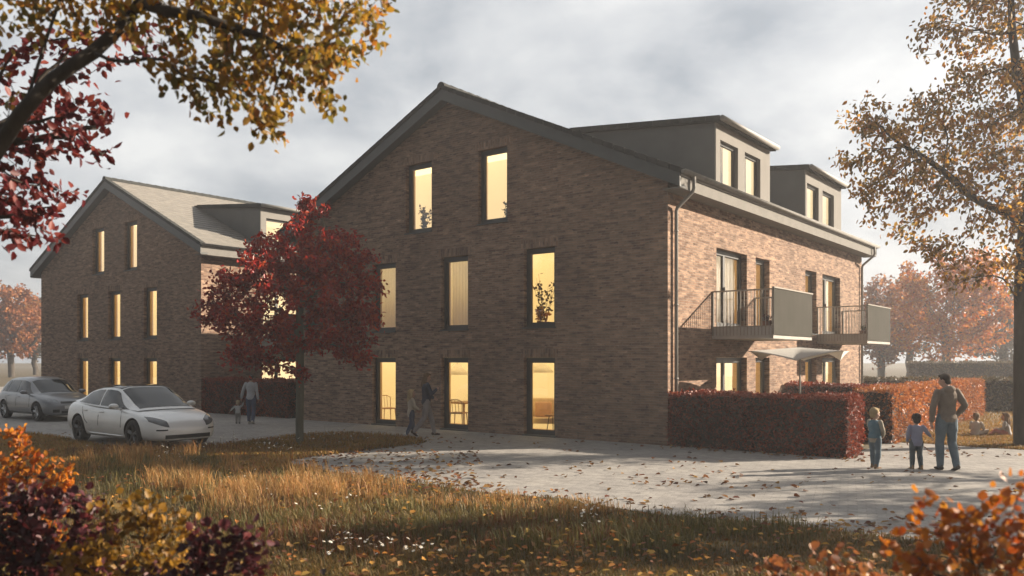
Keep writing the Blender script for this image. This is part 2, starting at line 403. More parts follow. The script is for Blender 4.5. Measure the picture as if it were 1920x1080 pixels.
# roof: stepped courses of tiles on both pitches
th = math.atan(SL); cth, sth = math.cos(th), math.sin(th)
def roof_side(s):                                # s=0 over the long wall, 1 over the far side
    bm = bmesh.new(); uvl = bm.loops.layers.uv.new('UVMap')
    X = lambda a: -a if s == 0 else -(HW-a)
    n = 25; a0, a1 = -.5, HW/2; st = (a1-a0)/n
    def quad(p, uv):
        f = bm.faces.new([bm.verts.new(v) for v in p])
        for l, q in zip(f.loops, uv): l[uvl].uv = q
    y0, y1 = -OV, HL+OV
    for i in range(n):
        A0, A1 = a0+i*st, a0+(i+1)*st; L0 = i*.33
        zlo, zhi = EZ+SL*A0+.023, EZ+SL*A1-.002
        quad([(X(A0), y0, zlo), (X(A0), y1, zlo), (X(A1), y1, zhi), (X(A1), y0, zhi)], [(y0, L0+.01), (y1, L0+.01), (y1, L0+.32), (y0, L0+.32)])
        quad([(X(A0), y0, zlo), (X(A0), y0, zlo-.026), (X(A0), y1, zlo-.026), (X(A0), y1, zlo)], [(y0, L0), (y0, L0), (y1, L0), (y1, L0)])
    # underside
    zu = lambda a: EZ+SL*a-.13
    quad([(X(a0), y0, zu(a0)), (X(a1), y0, zu(a1)), (X(a1), y1, zu(a1)), (X(a0), y1, zu(a0))], [(0, 0)]*4)
    quad([(X(a0), y0, zu(a0)), (X(a0), y1, zu(a0)), (X(a0), y1, EZ+SL*a0), (X(a0), y0, EZ+SL*a0)], [(0, 0)]*4)
    for y in (y0, y1): quad([(X(a0), y, zu(a0)), (X(a1), y, zu(a1)), (X(a1), y, EZ+SL*a1), (X(a0), y, EZ+SL*a0)], [(0, 0)]*4)
    bmesh.ops.recalc_face_normals(bm, faces=bm.faces)
    r = ob('roof', bm, M_roof, house)
    # verge tiles, barge board, at both gables
    for g in (0, 1):
        bm = bmesh.new()
        for i in range(n):
            A0, A1 = a0+i*st, a0+(i+1)*st
            yy = (y0-.045, y0+.16) if g == 0 else (y1-.16, y1+.045)
            v = []
            for a, dz in ((A0-.012, .042), (A1-.022, .034)):
                for zz in (-.125, 0):
                    for y in yy: v.append(bm.verts.new((X(a), y, EZ+SL*a+dz+zz+(.0 if zz else .012))))
            for f in ((0, 1, 3, 2), (4, 6, 7, 5), (0, 4, 5, 1), (2, 3, 7, 6), (0, 2, 6, 4), (1, 5, 7, 3)): bm.faces.new([v[k] for k in f])
        bmesh.ops.recalc_face_normals(bm, faces=bm.faces)
        ob('verge_tiles', bm, M_verge, r)
        bm = bmesh.new()
        for (dz0, dz1, ya, yb) in ((-.40, -.09, -.022, .02), (-.38, -.34, .021, OV-.003)):      # board, then the soffit behind it
            v = []
            for a in (a0+.02, a1):
                for zz in (dz0, dz1):
                    for y in (ya, yb):
                        z = EZ+SL*a+zz
                        if a < 0 and zz == dz0: z = EZ+SL*a-.40
                        v.append(bm.verts.new((X(a), (-OV+y) if g == 0 else (HL+OV-y), z)))
            for f in ((0, 1, 3, 2), (4, 6, 7, 5), (0, 4, 5, 1), (2, 3, 7, 6), (0, 2, 6, 4), (1, 5, 7, 3)): bm.faces.new([v[k] for k in f])
        bmesh.ops.recalc_face_normals(bm, faces=bm.faces)
        ob('barge_board', bm, M_anthr, r)
    sg = -1 if s == 0 else 1
    # eaves: fascia box, soffit, half-round gutter with brackets
    bm = bmesh.new()
    xf = lambda a: X(a)
    xa, xb = sorted((xf(-.46), xf(-.42))); box(bm, xa, xb, -OV+.02, HL+OV-.02, 6.14, 6.43)
    xa, xb = sorted((xf(-.42), xf(-.003))); box(bm, xa, xb, -OV+.021, HL+OV-.021, 6.14, 6.165)
    ob('fascia', bm, M_fascia, r)
    bm = bmesh.new(); ring = []
    for y in (-OV-.02, HL+OV+.02):
        ring.append([(xf(-.545)+.075*math.cos(t), y, 6.54+.075*math.sin(t)) for t in [PI+PI*k/8 for k in range(9)]]+[(xf(-.545)+.066*math.cos(t), y, 6.54+.066*math.sin(t)) for t in [2*PI-PI*k/8 for k in range(9)]])
    ringloft(bm, ring)
    for y in (-OV-.02, HL+OV+.02):
        c = [bm.verts.new((xf(-.545)+.074*math.cos(t), y, 6.54+.074*math.sin(t))) for t in [PI+PI*k/8 for k in range(9)]]; bm.faces.new(c)
    tube(bm, [(xf(-.545)-sg*.0-.0+(.075 if s == 0 else -.075), -OV-.02, 6.545), (xf(-.545)+(.075 if s == 0 else -.075), HL+OV+.02, 6.545)], .012, 6)
    ob('gutter', bm, M_zinc, r, True)
roof_side(0); roof_side(1)
bm = bmesh.new()
for i in range(43):                               # ridge caps
    y0 = -OV-.05+i*.395; rr = [[(-HW/2+.15*math.cos(t), y, 10.0+.155*math.sin(t)+dz) for t in [PI*k/6 for k in range(7)]] for y, dz in ((y0, .022), (y0+.41, 0))]
    ringloft(bm, rr)
ob('ridge_cap', bm, M_verge, house, False)
for y, xs in ((.30, -1), (HL-.22, -1), (.30, 1)):   # downpipes
    if xs < 0: pts = [(.545, y, 6.48), (.545, y, 6.16), (.075, y, 5.76), (.075, y, -.0)]
    else: pts = [(-HW-.545, y, 6.48), (-HW-.545, y, 6.16), (-HW-.075, y, 5.76), (-HW-.075, y, 0)]
    bm = bmesh.new(); d = Vector
    p2 = [pts[0], (pts[1][0], y, pts[1][2]+.05), (pts[1][0]*.93+pts[2][0]*.07, y, pts[1][2]-.03), (pts[1][0]*.07+pts[2][0]*.93, y, pts[2][2]+.03), (pts[2][0], y, pts[2][2]-.06), pts[3]]
    tube(bm, p2, .045, 10)
    for z in (5.2, 3.4, 1.6):
        tube(bm, [(pts[2][0], y, z), (pts[2][0], y, z+.04)], .056, 10)
    ob('downpipe', bm, M_zinc, house, True)
# dormers
def dormer(b0, b1, wins):
    bm = bmesh.new(); am = 4.75; zt = 8.42; sl = .1
    T = .06
    for y0, y1 in ((b0, b0+T), (b1-T, b1)):
        pr = [(.0, EZ-.3), (.0, zt), (-am, zt+sl*am), (-am, EZ+SL*am-.3)]
        ringloft(bm, [[(x, y0, z) for x, z in pr], [(x, y1, z) for x, z in pr]])
    bmesh.ops.recalc_face_normals(bm, faces=bm.faces)
    d = ob('dormer', bm, M_cheek, house)
    PD = lambda u, z, dd: (.012-dd, u, z)
    bm = bmesh.new(); us = sorted([b0-.012, b1+.012]+[w[0] for w in wins]+[w[1] for w in wins])
    for i, (a, b) in enumerate(zip(us, us[1:])):
        if i % 2 == 0: pbox(bm, PD, a, b, EZ-.3, zt, 0, .04); pbox(bm, PD, max(a, b0+.07), min(b, b1-.07), EZ-.3, zt-.002, .041, .19)
        else:
            pbox(bm, PD, a, b, EZ-.3, wins[i//2][2], .001, .189); pbox(bm, PD, a, b, wins[i//2][3], zt, .001, .189)
    ob('dormer_front', bm, M_panel, d)
    for w in wins:
        win = window('dormer_window', PD, w, d, .13, (), .075, False)
        for c in list(win.children):             # keep to three levels
            c.parent = d
        bm = bmesh.new(); a, b, z0, z1 = w; a -= .03; b += .16; d0, d1 = .2, 1.5
        q = lambda *p: bm.faces.new([bm.verts.new(PD(*x)) for x in p])
        q((a, z0, d1), (b, z0, d1), (b, z1, d1), (a, z1, d1)); q((a, z0, d0), (a, z0, d1), (a, z1, d1), (a, z1, d0)); q((b, z0, d0), (b, z1, d0), (b, z1, d1), (b, z0, d1)); q((a, z1, d0), (a, z1, d1), (b, z1, d1), (b, z1, d0))
        ob('lit_room', bm, M_roomc, d)
    bm = bmesh.new()
    for (x0, x1, ya, yb, t0, t1) in ((.17, -am-.1, b0-.1, b1+.1, .0, .13),):
        v = [bm.verts.new((x, y, zt+sl*(-x)+t)) for x in (x0, x1) for y in (ya, yb) for t in (t0, t1)]
        for f in ((0, 1, 3, 2), (4, 6, 7, 5), (0, 4, 5, 1), (2, 3, 7, 6), (0, 2, 6, 4), (1, 5, 7, 3)): bm.faces.new([v[k] for k in f])
    for g in range(12):                           # tile verges on both sides
        for y in (b0-.12, b1+.05):
            x0, x1 = .16-g*.4, .16-(g+1)*.4+.01
            v = [bm.verts.new((x, yy, zt+sl*(-x)+t)) for x in (x0, x1) for yy in (y, y+.07) for t in (.03, .165)]
            for f in ((0, 1, 3, 2), (4, 6, 7, 5), (0, 4, 5, 1), (2, 3, 7, 6), (0, 2, 6, 4), (1, 5, 7, 3)): bm.faces.new([v[k] for k in f])
    bmesh.ops.recalc_face_normals(bm, faces=bm.faces)
    ob('dormer_roof', bm, M_verge, d)
    bm = bmesh.new(); tube(bm, [(.225, b0-.1, zt+.075), (.225, b1+.1, zt+.075)], .075, 12); ob('dormer_gutter', bm, M_zinc, d, True)
dw = lambda p0, p1: (bl(p0), bl(p1), 6.75, 8.02)
dormer(2.73, 6.58, [dw(1349.7, 1383), dw(1395.8, 1425)])
dormer(9.80, 13.68, [dw(1512.6, 1534.4), dw(1541.8, 1563)])
# balconies
def balcony(b0, b1):
    D = 1.66; bm = bmesh.new()
    box(bm, .004, D, b0, b1, 2.62, 2.70); box(bm, .004, D-.03, b0+.03, b1-.03, 2.70, 2.86)
    s = ob('balcony', bm, M_concrete, house)
    for y in (b0+.012, b1-.012):
        n = 17; bm = bmesh.new()
        for i in range(n+1):
            x = .03+(D-.05)*i/n; w = .02 if i in (0, n) else .008
            box(bm, x-w, x+w, y-.008 if i not in (0, n) else y-.02, y+.008 if i not in (0, n) else y+.02, 2.71, 3.861)
        box(bm, .01, D-.01, y-.022, y+.022, 3.86, 3.895); box(bm, .01, D-.01, y-.01, y+.01, 2.93, 2.955)
        ob('railing', bm, M_rail, s)
        bm = bmesh.new(); box(bm, .03, D-.03, y+(.012 if y < (b0+b1)/2 else -.024), y+(.024 if y < (b0+b1)/2 else -.012), 2.72, 2.93)
        ob('toe_board', bm, M_toe, s)
    bm = bmesh.new()
    box(bm, D-.012, D+.012, b0, b1, 2.72, 3.9); ob('front_screen', bm, M_corr, s)
    bm = bmesh.new(); box(bm, D-.035, D+.035, b0-.02, b1+.02, 3.9, 3.935); ob('handrail', bm, M_rail, s)
balcony(2.5, 5.42); balcony(10.98, 13.9)
C1 = C0+HA*20.25
house2 = copy_tree(house)
for ch in [c for c in house2.children if c.name.startswith('downpipe')]: bpy.data.objects.remove(ch)
house2.location = C1
house2['label'] = 'smaller looking brick gabled house farther back at the left, behind the parked cars'

# ------------------------------------------------------------------ what shows inside the lit windows
M_curt = plain('white_curtain', (.86, .83, .78), .9, 0, .06)
M_curtl = plain('sheer_curtain', (.8, .77, .7), .9)
def sheer(m, col, f):
    nt = m.node_tree; tr = nt.nodes.new('ShaderNodeBsdfTranslucent'); tr.inputs[0].default_value = (*col, 1); mx = nt.nodes.new('ShaderNodeMixShader'); mx.inputs[0].default_value = f
    p = nt.nodes['Principled BSDF']; o = nt.nodes['Material Output']; nt.links.new(p.outputs[0], mx.inputs[1]); nt.links.new(tr.outputs[0], mx.inputs[2]); nt.links.new(mx.outputs[0], o.inputs[0])
sheer(M_curt, (1, .98, .95), .6); sheer(M_curtl, (1, .98, .95), .5)
M_oak = plain('oak', (.36, .2, .09), .5, 0, .2, 10); M_sofa = plain('beige_upholstery', (.72, .57, .4), .9, 0, .1, 12)
M_white = plain('white_cloth', (.75, .7, .62), .85); M_dark = plain('black_metal', (.03, .03, .03), .5)
M_rust = plain('rust_cushion', (.62, .38, .24), .9)
def wpt(P, u, z, d):                              # point in house coordinates to world
    p = Vector(P(u, z, d)); return house.matrix_world @ p if False else C0-HA*p.x+HB*p.y+Vector((0, 0, p.z))
def curtain(P, u0, u1, z0, z1, d, label, mat=None, amp=.03):
    bm = bmesh.new(); n = max(16, int((u1-u0)/.02)); c = wpt(P, (u0+u1)/2, z0, d)
    rows = []
    for z in (z0, z1):
        rows.append([bm.verts.new(wpt(P, u0+(u1-u0)*i/n, z, d+amp*math.sin(i*.02/.13*2*PI*(u1-u0)/n/.02)+.012*math.sin(i*.9))-c) for i in range(n+1)])
    for i in range(n): bm.faces.new((rows[0][i], rows[0][i+1], rows[1][i+1], rows[1][i]))
    o = ob('curtain', bm, mat or M_curt, None, True); o.location = c
    s = o.modifiers.new('thick', 'SOLIDIFY'); s.thickness = .006
    return tag(o, label, 'curtain', 'curtains in the lit windows of the large brick house')
curtain(PG, 9.3, 10.9, 2.95, 5.2, .47, 'white curtain in the gable window partly hidden by the red tree, middle floor')
curtain(PG, 6.37, 7.9, 2.95, 5.2, .47, 'pleated cream curtain in the central gable window of the middle floor')
curtain(PL, 2.83, 4.62, 2.97, 5.06, .32, 'white curtain behind the left balcony door of the nearer balcony')
curtain(PL, 11.62, 13.0, 2.97, 5.06, .32, 'white curtain behind the balcony door of the farther balcony')
for k, (p, w) in enumerate((((1349.7, 1383), 'first'), ((1395.8, 1425), 'second'), ((1512.6, 1534.4), 'third'), ((1541.8, 1563), 'fourth'))):
    u0, u1 = bl(p[0]), bl(p[1])
    curtain(PL, u0, u0+(u1-u0)*.62, 6.75, 8.0, .25, ['white curtain in the left window of the nearer big dormer', 'white curtain in the right window of the nearer big dormer', 'white curtain in the left window of the farther dormer', 'white curtain in the right window of the farther dormer'][k], M_curtl, .02)
def furn(name, P, u, d, z, label, cat, rz=0):
    return empty(name, wpt(P, u, z, d), HROT+rz, label, cat)
t = furn('armchair', PG, 4.45, 1.05, .025, 'beige upholstered armchair in the ground-floor gable window nearest the hedge', 'armchair', R(25))
bm = bmesh.new(); box(bm, -.42, .42, -.4, .36, .26, .42); bevel(bm, .04, 3); ob('seat', bm, M_sofa, t, True)
bm = bmesh.new(); box(bm, -.42, .42, .30, .46, .3, .95); bevel(bm, .06, 3); ob('backrest', bm, M_sofa, t, True)
for s in (-1, 1):
    bm = bmesh.new(); box(bm, s*.48-.07, s*.48+.07, -.4, .4, .2, .6); bevel(bm, .05, 3); ob('armrest', bm, M_sofa, t, True)
    for y in (-.34, .36):
        bm = bmesh.new(); tube(bm, [(s*.4, y, .22), (s*.43, y*1.05, 0)], [.022, .014], 8); ob('leg', bm, M_oak, t)
t = furn('cushion', PG, 4.5, 1.1, .44, 'pointed cushion leaning on the beige armchair', 'cushion', R(25)); bm = bmesh.new()
box(bm, -.24, .24, -.07, .07, .0, .44); bevel(bm, .06, 3); ob('cover', bm, M_rust, t, True)
t = furn('side_table', PG, 3.9, .7, .025, 'small round table beside the beige armchair', 'table'); bm = bmesh.new()
tube(bm, [(0, 0, .5), (0, 0, .53)], .22, 20); ob('table_top', bm, M_oak, t)
for k in range(3):
    bm = bmesh.new(); tube(bm, [(.1*math.cos(k*2.1), .1*math.sin(k*2.1), .5), (.19*math.cos(k*2.1), .19*math.sin(k*2.1), 0)], .012, 6); ob('leg', bm, M_dark, t)
t = furn('dining_table', PG, 7.85, 1.1, .025, 'wooden table with a white runner in the central ground-floor window', 'table'); bm = bmesh.new()
box(bm, -.7, .7, -.4, .4, .71, .76); ob('table_top', bm, M_oak, t)
for x in (-.62, .62):
    for y in (-.33, .33): bm = bmesh.new(); tube(bm, [(x, y, .71), (x*1.03, y*1.05, 0)], [.035, .02], 8); ob('leg', bm, M_oak, t)
bm = bmesh.new(); box(bm, -.12, .16, -.412, .412, .764, .772); box(bm, -.12, .16, -.412, -.404, .35, .764); r_ = ob('table_runner', bm, M_white); r_.location = wpt(PG, 7.85, .025, 1.1); r_.rotation_euler.z = HROT
tag(r_, 'white cloth runner hanging over the wooden table', 'table runner')
def pendant(u, d, zc, label, r0=.08, r1=.3, h=.25, ztop=2.6):
    t = furn('pendant_lamp', PG, u, d, zc, label, 'lamp'); bm = bmesh.new()
    ringloft(bm, [[(r*math.cos(2*PI*k/20), r*math.sin(2*PI*k/20), z) for k in range(20)] for r, z in ((r1*1.25, 0), (r1*.8, h*.6), (r0, h*1.3))], False); o = ob('lamp_shade', bm, M_curtl, t, True); m = o.modifiers.new('t', 'SOLIDIFY'); m.thickness = .008
    bm = bmesh.new(); tube(bm, [(0, 0, h), (0, 0, ztop-zc)], .008, 6); ob('cord', bm, M_dark, t)
pendant(7.8, 1.1, 1.62, 'cone pendant lamp over the wooden table in the central ground-floor window')
pendant(4.65, 1.1, 1.72, 'dark pleated pendant lamp over the beige armchair', .1, .34, .26)
def chair(u, d, label, rz):
    t = furn('chair', PG, u, d, .025, label, 'chair', rz); bm = bmesh.new(); box(bm, -.22, .22, -.22, .22, .43, .47); bevel(bm, .015); ob('seat', bm, M_oak, t)
    bm = bmesh.new()
    tube(bm, [(-.2, .2, .45), (-.22, .27, .8), (-.1, .3, .86), (.1, .3, .86), (.22, .27, .8), (.2, .2, .45)], .014, 8)
    for x in (-.1, 0, .1): tube(bm, [(x, .2, .46), (x, .295, .85)], .008, 6)
    ob('backrest', bm, M_oak, t)
    for x in (-.19, .19):
        for y in (-.19, .19): bm = bmesh.new(); tube(bm, [(x, y, .43), (x*1.15, y*1.15, 0)], [.018, .012], 8); ob('leg', bm, M_oak, t)
chair(10.75, .95, 'wooden spindle chair in the ground-floor window behind the red tree', R(70))
chair(7.3, .6, 'wooden chair drawn up to the dining table', R(-160))

# ------------------------------------------------------------------ ground and paving
def groundmat():
    t = NT('soil_and_turf'); n_ = t.noise(.9, 6); n2 = t.noise(14, 5)
    c = t.ramp(n_, [(.3, (.05, .038, .018)), (.5, (.085, .06, .026)), (.7, (.06, .055, .022))])
    t.l(t.mix(.6, c, t.ramp(n2, [(.3, (.6, .6, .6)), (.7, (1.3, 1.25, 1.1))]), 'MULTIPLY'), t.p.inputs['Base Color'])
    t.set(Roughness=1); t.bump(n2, .7, .04); return t.m
def pavemat():
    t = NT('pavers'); tc = t.n('TexCoord'); mp = t.n('Mapping'); mp.inputs['Rotation'].default_value = (0, 0, R(22)); t.l(tc.outputs['Object'], mp.inputs[0])
    br = t.n('TexBrick', offset=.5); t.l(mp.outputs[0], br.inputs['Vector']); br.inputs['Scale'].default_value = 1
    br.inputs['Brick Width'].default_value = .24; br.inputs['Row Height'].default_value = .12; br.inputs['Mortar Size'].default_value = .006; br.inputs['Mortar Smooth'].default_value = .3
    br.inputs['Color1'].default_value = (.25, .238, .225, 1); br.inputs['Color2'].default_value = (.315, .30, .28, 1); br.inputs['Mortar'].default_value = (.215, .2, .185, 1)
    n_ = t.noise(.55, 6, .6); n2 = t.noise(5, 6, .6)
    c = t.mix(.85, br.outputs[0], t.ramp(n_, [(.3, (.74, .74, .76)), (.55, (1, 1, 1)), (.75, (1.12, 1.1, 1.06))]), 'MULTIPLY')
    c = t.mix(.7, c, t.ramp(n2, [(.3, (.66, .65, .64)), (.62, (1.12, 1.11, 1.09))]), 'MULTIPLY')
    t.l(c, t.p.inputs['Base Color']); t.set(Roughness=.8)
    m = t.n('Math', operation='MULTIPLY_ADD'); t.l(n2, m.inputs[0]); m.inputs[1].default_value = 1.2
    iv = t.n('Math', operation='SUBTRACT'); iv.inputs[0].default_value = 1; t.l(br.outputs[1], iv.inputs[1]); t.l(iv.outputs[0], m.inputs[2])
    t.bump(m.outputs[0], .6, .012); return t.m
M_ground = groundmat(); M_pave = pavemat()
bm = bmesh.new(); bmesh.ops.create_grid(bm, x_segments=60, y_segments=60, size=400)
tag(ob('ground', bm, M_ground), kind='structure')
# boundary of the paving: front lawn edge (photo pixels on the ground), traced left to right
LAWN = [(-900, 806), (-300, 806), (0, 808), (100, 816), (190, 836), (270, 842), (400, 836), (480, 826), (560, 815), (640, 811), (740, 815), (790, 823), (806, 830), (760, 836), (660, 848), (600, 855), (556, 861), (540, 868), (560, 877), (620, 885), (740, 899), (819, 911), (900, 923), (1000, 931), (1062, 935), (1104, 944), (1235, 966), (1380, 975), (1480, 986), (1600, 1000), (1700, 1012), (1920, 1036), (2300, 1085)]
RLAWN = [(2600, 862), (2100, 850), (1920, 844), (1820, 838), (1740, 832), (1690, 830)]   # turf beyond the paving at the right
def smooth_poly(pts, k=2):
    for _ in range(k):
        q = [pts[0]]
        for a, b in zip(pts, pts[1:]): q += [a*.75+b*.25, a*.25+b*.75]
        pts = q+[pts[-1]]
    return pts
lawn_edge = smooth_poly([gd(*p) for p in LAWN]); rl_edge = smooth_poly([gd(*p) for p in RLAWN])
pv = lawn_edge+[Vector((34, 11, 0)), Vector((34, 16.5, 0))]+rl_edge+[Vector((9.4, 20.6, 0)), hp(-4.2, 17), hp(0, 17), hp(0, 60), Vector((-80, 60, 0)), Vector((-80, 30, 0))]
bm = bmesh.new(); f = bm.faces.new([bm.verts.new((p.x, p.y, .004)) for p in pv]); bmesh.ops.triangulate(bm, faces=[f])
tag(ob('paving', bm, M_pave), kind='structure')
def inpoly(P, poly):
    x, y = P[:, 0], P[:, 1]; c = np.zeros(len(P), bool)
    q = np.array([(p.x, p.y) for p in poly])
    for i in range(len(q)):
        (x1, y1), (x2, y2) = q[i-1], q[i]
        k = ((y1 > y) != (y2 > y)) & (x < (x2-x1)*(y-y1)/(y2-y1+1e-12)+x1); c ^= k
    return c
# garden turf inside the hedges
bm = bmesh.new(); g_ = [hp(-.02, .9), hp(-4.0, .9), hp(-4.0, 17), hp(-.02, 17)]
f = bm.faces.new([bm.verts.new((p.x, p.y, .008)) for p in g_]); tag(ob('garden_turf', bm, M_ground), kind='structure')

# ------------------------------------------------------------------ leaves, blades, trees
def unit(v): return v/np.maximum(np.linalg.norm(v, axis=1, keepdims=True), 1e-9)
def leaf_geo(P, D, L, rng, width=.55, fold=.22, Nn=None):
    n = len(P); D = unit(D)
    if Nn is None: Nn = rng.normal(size=(n, 3))
    S = unit(np.cross(D, Nn)); U = np.cross(S, D); L = np.broadcast_to(np.asarray(L, float), (n,))[:, None]
    cl = rng.uniform(-.25, .1, (n, 1))
    tpl = [(0, 0, 0), (-.42, .32, 1), (-.36, .68, 1), (0, 1, 0), (.36, .68, 1), (.42, .32, 1)]
    V = np.stack([P+D*L*v+S*L*width*u/.84+U*L*(fold*abs(u)*w+cl*v*v) for u, v, w in tpl], 1).reshape(-1, 3)
    b = np.arange(n)[:, None]*6
    Fc = np.concatenate([b+np.array([[0, 3, 2, 1]]), b+np.array([[0, 5, 4, 3]])], 1).reshape(-1)
    return V, Fc
def leaves(name, P, D, L, rng, mat, parent=None, **kw):
    V, Fc = leaf_geo(P, D, L, rng, **kw); return npmesh(name, V, Fc, mat, parent)
def colonize(start, att, step, infl, kill, iters, rng, up=0.0):
    pos = [np.array(p, float) for p, _ in start]; par = [q for _, q in start]
    A = np.array(att, float); P = np.array(pos)
    near = np.full(len(A), -1); nd = np.full(len(A), 1e9)
    def upd(i0):
        nonlocal near, nd
        for i in range(i0, len(P)):
            d = np.linalg.norm(A-P[i], axis=1); m = d < nd; nd[m] = d[m]; near[m] = i
    upd(0)
    for it in range(iters):
        m = nd < infl
        if not m.any():
            if len(A) == 0: break
            k = np.argmin(nd); m = np.zeros(len(A), bool); m[k] = True
        acc = {}
        v = A[m]-P[near[m]]; v = v/np.linalg.norm(v, axis=1, keepdims=True)
        for i, w in zip(near[m], v): acc[i] = acc.get(i, 0)+w
        n0 = len(P); new = []
        for i, w in acc.items():
            w = w/max(np.linalg.norm(w), 1e-6)+rng.normal(size=3)*.12+np.array([0, 0, up]); w /= np.linalg.norm(w)
            new.append(P[i]+w*step); par.append(int(i))
        P = np.vstack([P, new]); upd(n0)
        keep = nd > kill; A = A[keep]; near = near[keep]; nd = nd[keep]
        if len(A) == 0 or len(P) > 9000: break
    return P, par
def wood(name, P, par, tip, trunk_r, mat, parent, expo=2.2, n=6, seed=0, taper=1.0):
    N = len(P); ch = [[] for _ in range(N)]
    for i, p in enumerate(par):
        if p >= 0: ch[p].append(i)
    r = np.zeros(N)
    for i in range(N-1, -1, -1):
        r[i] = tip if not ch[i] else sum(r[c]**expo for c in ch[i])**(1/expo)
    k = trunk_r/max(r[0], 1e-6); 
    r = tip+(trunk_r-tip)*(np.maximum(r-tip, 0)/max(r[0]-tip, 1e-6))**taper
    bm = bmesh.new(); done = set()
    roots = [i for i in range(N) if par[i] < 0]
    stack = [(None, q) for q in roots]
    while stack:
        p, i = stack.pop(); pts = []; rad = []
        if p is not None: pts.append(P[p]); rad.append(min(r[p], r[i]*1.15))
        while True:
            pts.append(P[i]); rad.append(r[i])
            if not ch[i]: break
            c = sorted(ch[i], key=lambda q: -r[q])
            for q in c[1:]: stack.append((i, q))
            i = c[0]
        if len(pts) > 1: tube(bm, pts, rad, n if max(rad) > .03 else 4, False)
    o = ob(name, bm, mat, parent, True)
    return o, r
def leafsites(P, par, r, rmax, per, spread, rng):
    idx = np.where(r < rmax)[0]; idx = idx[[par[i] >= 0 for i in idx]]
    pp = np.array(par)[idx]
    k = np.repeat(np.arange(len(idx)), per); t = rng.uniform(0, 1, (len(k), 1))
    B = P[pp[k]]*(1-t)+P[idx[k]]*t+rng.normal(size=(len(k), 3))*spread
    Dv = unit(P[idx[k]]-P[pp[k]])
    return B, Dv
def sphere_pts(rng, n, c, r, hollow=0.0):
    v = unit(rng.normal(size=(n, 3))); q = rng.uniform(hollow**3, 1, (n, 1))**(1/3)
    return np.array(c)+v*q*np.array(r)
M_barkd = bark('dark_bark', (.018, .014, .011), (.05, .04, .03)); M_barkg = bark('grey_green_bark', (.085, .085, .06), (.15, .145, .105))
M_barkb = bark('brown_bark', (.03, .023, .017), (.075, .06, .045))
def tree(name, base, trunk, att, step, infl, kill, leafL, per, mat, bmat, label, group, rng, tr=.12, tip=.006, rmax=.012, spread=.05, droop=-.35, rnd=.8, width=.6, iters=120, root=None):
    root = root or empty(name, base, 0, label, 'tree', group)
    b = np.array(base); st = []
    for i, p in enumerate(trunk): st.append((np.array(p)-b, i-1))
    P, par = colonize(st, np.array(att)-b, step, infl, kill, iters, rng)
    o, r = wood('trunk', P, par, tip, tr, bmat, root)
    B, Dv = leafsites(P, par, r, rmax, per, spread, rng)
    D = Dv*.6+rng.normal(size=B.shape)*rnd+np.array([0, 0, droop])
    L = rng.uniform(.65, 1.15, len(B))*leafL
    leaves('crown', B, D, L, rng, mat, root, width=width)
    return root
rng = np.random.default_rng(7)
LM = dict(
    red=leafmat('dark_red_leaves', [(.16, .008, .011), (.28, .016, .015), (.42, .034, .018), (.2, .011, .014), (.5, .09, .028), (.4, .022, .02)], .5, .35),
    copper=leafmat('copper_beech_leaves', [(.09, .01, .014), (.15, .018, .018), (.24, .045, .028), (.11, .012, .018)], .4),
    gold=leafmat('golden_leaves', [(.28, .15, .018), (.4, .22, .022), (.17, .13, .02), (.46, .27, .03), (.34, .12, .016), (.2, .18, .03), (.13, .1, .018)], .5),
    amber=leafmat('amber_leaves', [(.38, .19, .033), (.48, .26, .04), (.26, .17, .042), (.55, .31, .05), (.44, .155, .028), (.22, .17, .05), (.17, .12, .036)], .55),
    orange=leafmat('orange_leaves', [(.44, .13, .012), (.52, .19, .018), (.33, .085, .01), (.56, .25, .025), (.4, .08, .012)], .45),
    rust=leafmat('rust_leaves', [(.3, .1, .035), (.38, .14, .045), (.22, .07, .028), (.42, .19, .055)], .4),
    dull=leafmat('olive_brown_leaves', [(.09, .07, .035), (.12, .085, .04), (.07, .065, .035), (.15, .09, .04)], .3),
    plum=leafmat('plum_leaves', [(.05, .008, .014), (.085, .014, .02), (.035, .006, .011), (.12, .02, .022)], .3),
    ochre=leafmat('ochre_leaves', [(.2, .1, .01), (.27, .135, .014), (.15, .08, .012), (.12, .08, .016), (.31, .16, .024)], .4),
    ochre2=leafmat('bright_ochre_leaves', [(.26, .13, .012), (.36, .18, .018), (.18, .095, .013), (.15, .1, .018), (.42, .22, .03)], .45),
    hedge=leafmat('red_hedge_leaves', [(.2, .035, .02), (.28, .055, .026), (.14, .024, .016), (.36, .09, .035), (.23, .042, .022)], .25, .45, .9),
    hedgeo=leafmat('orange_hedge_leaves', [(.36, .12, .04), (.45, .17, .055), (.28, .08, .03), (.5, .22, .08)], .35, .5, .9))
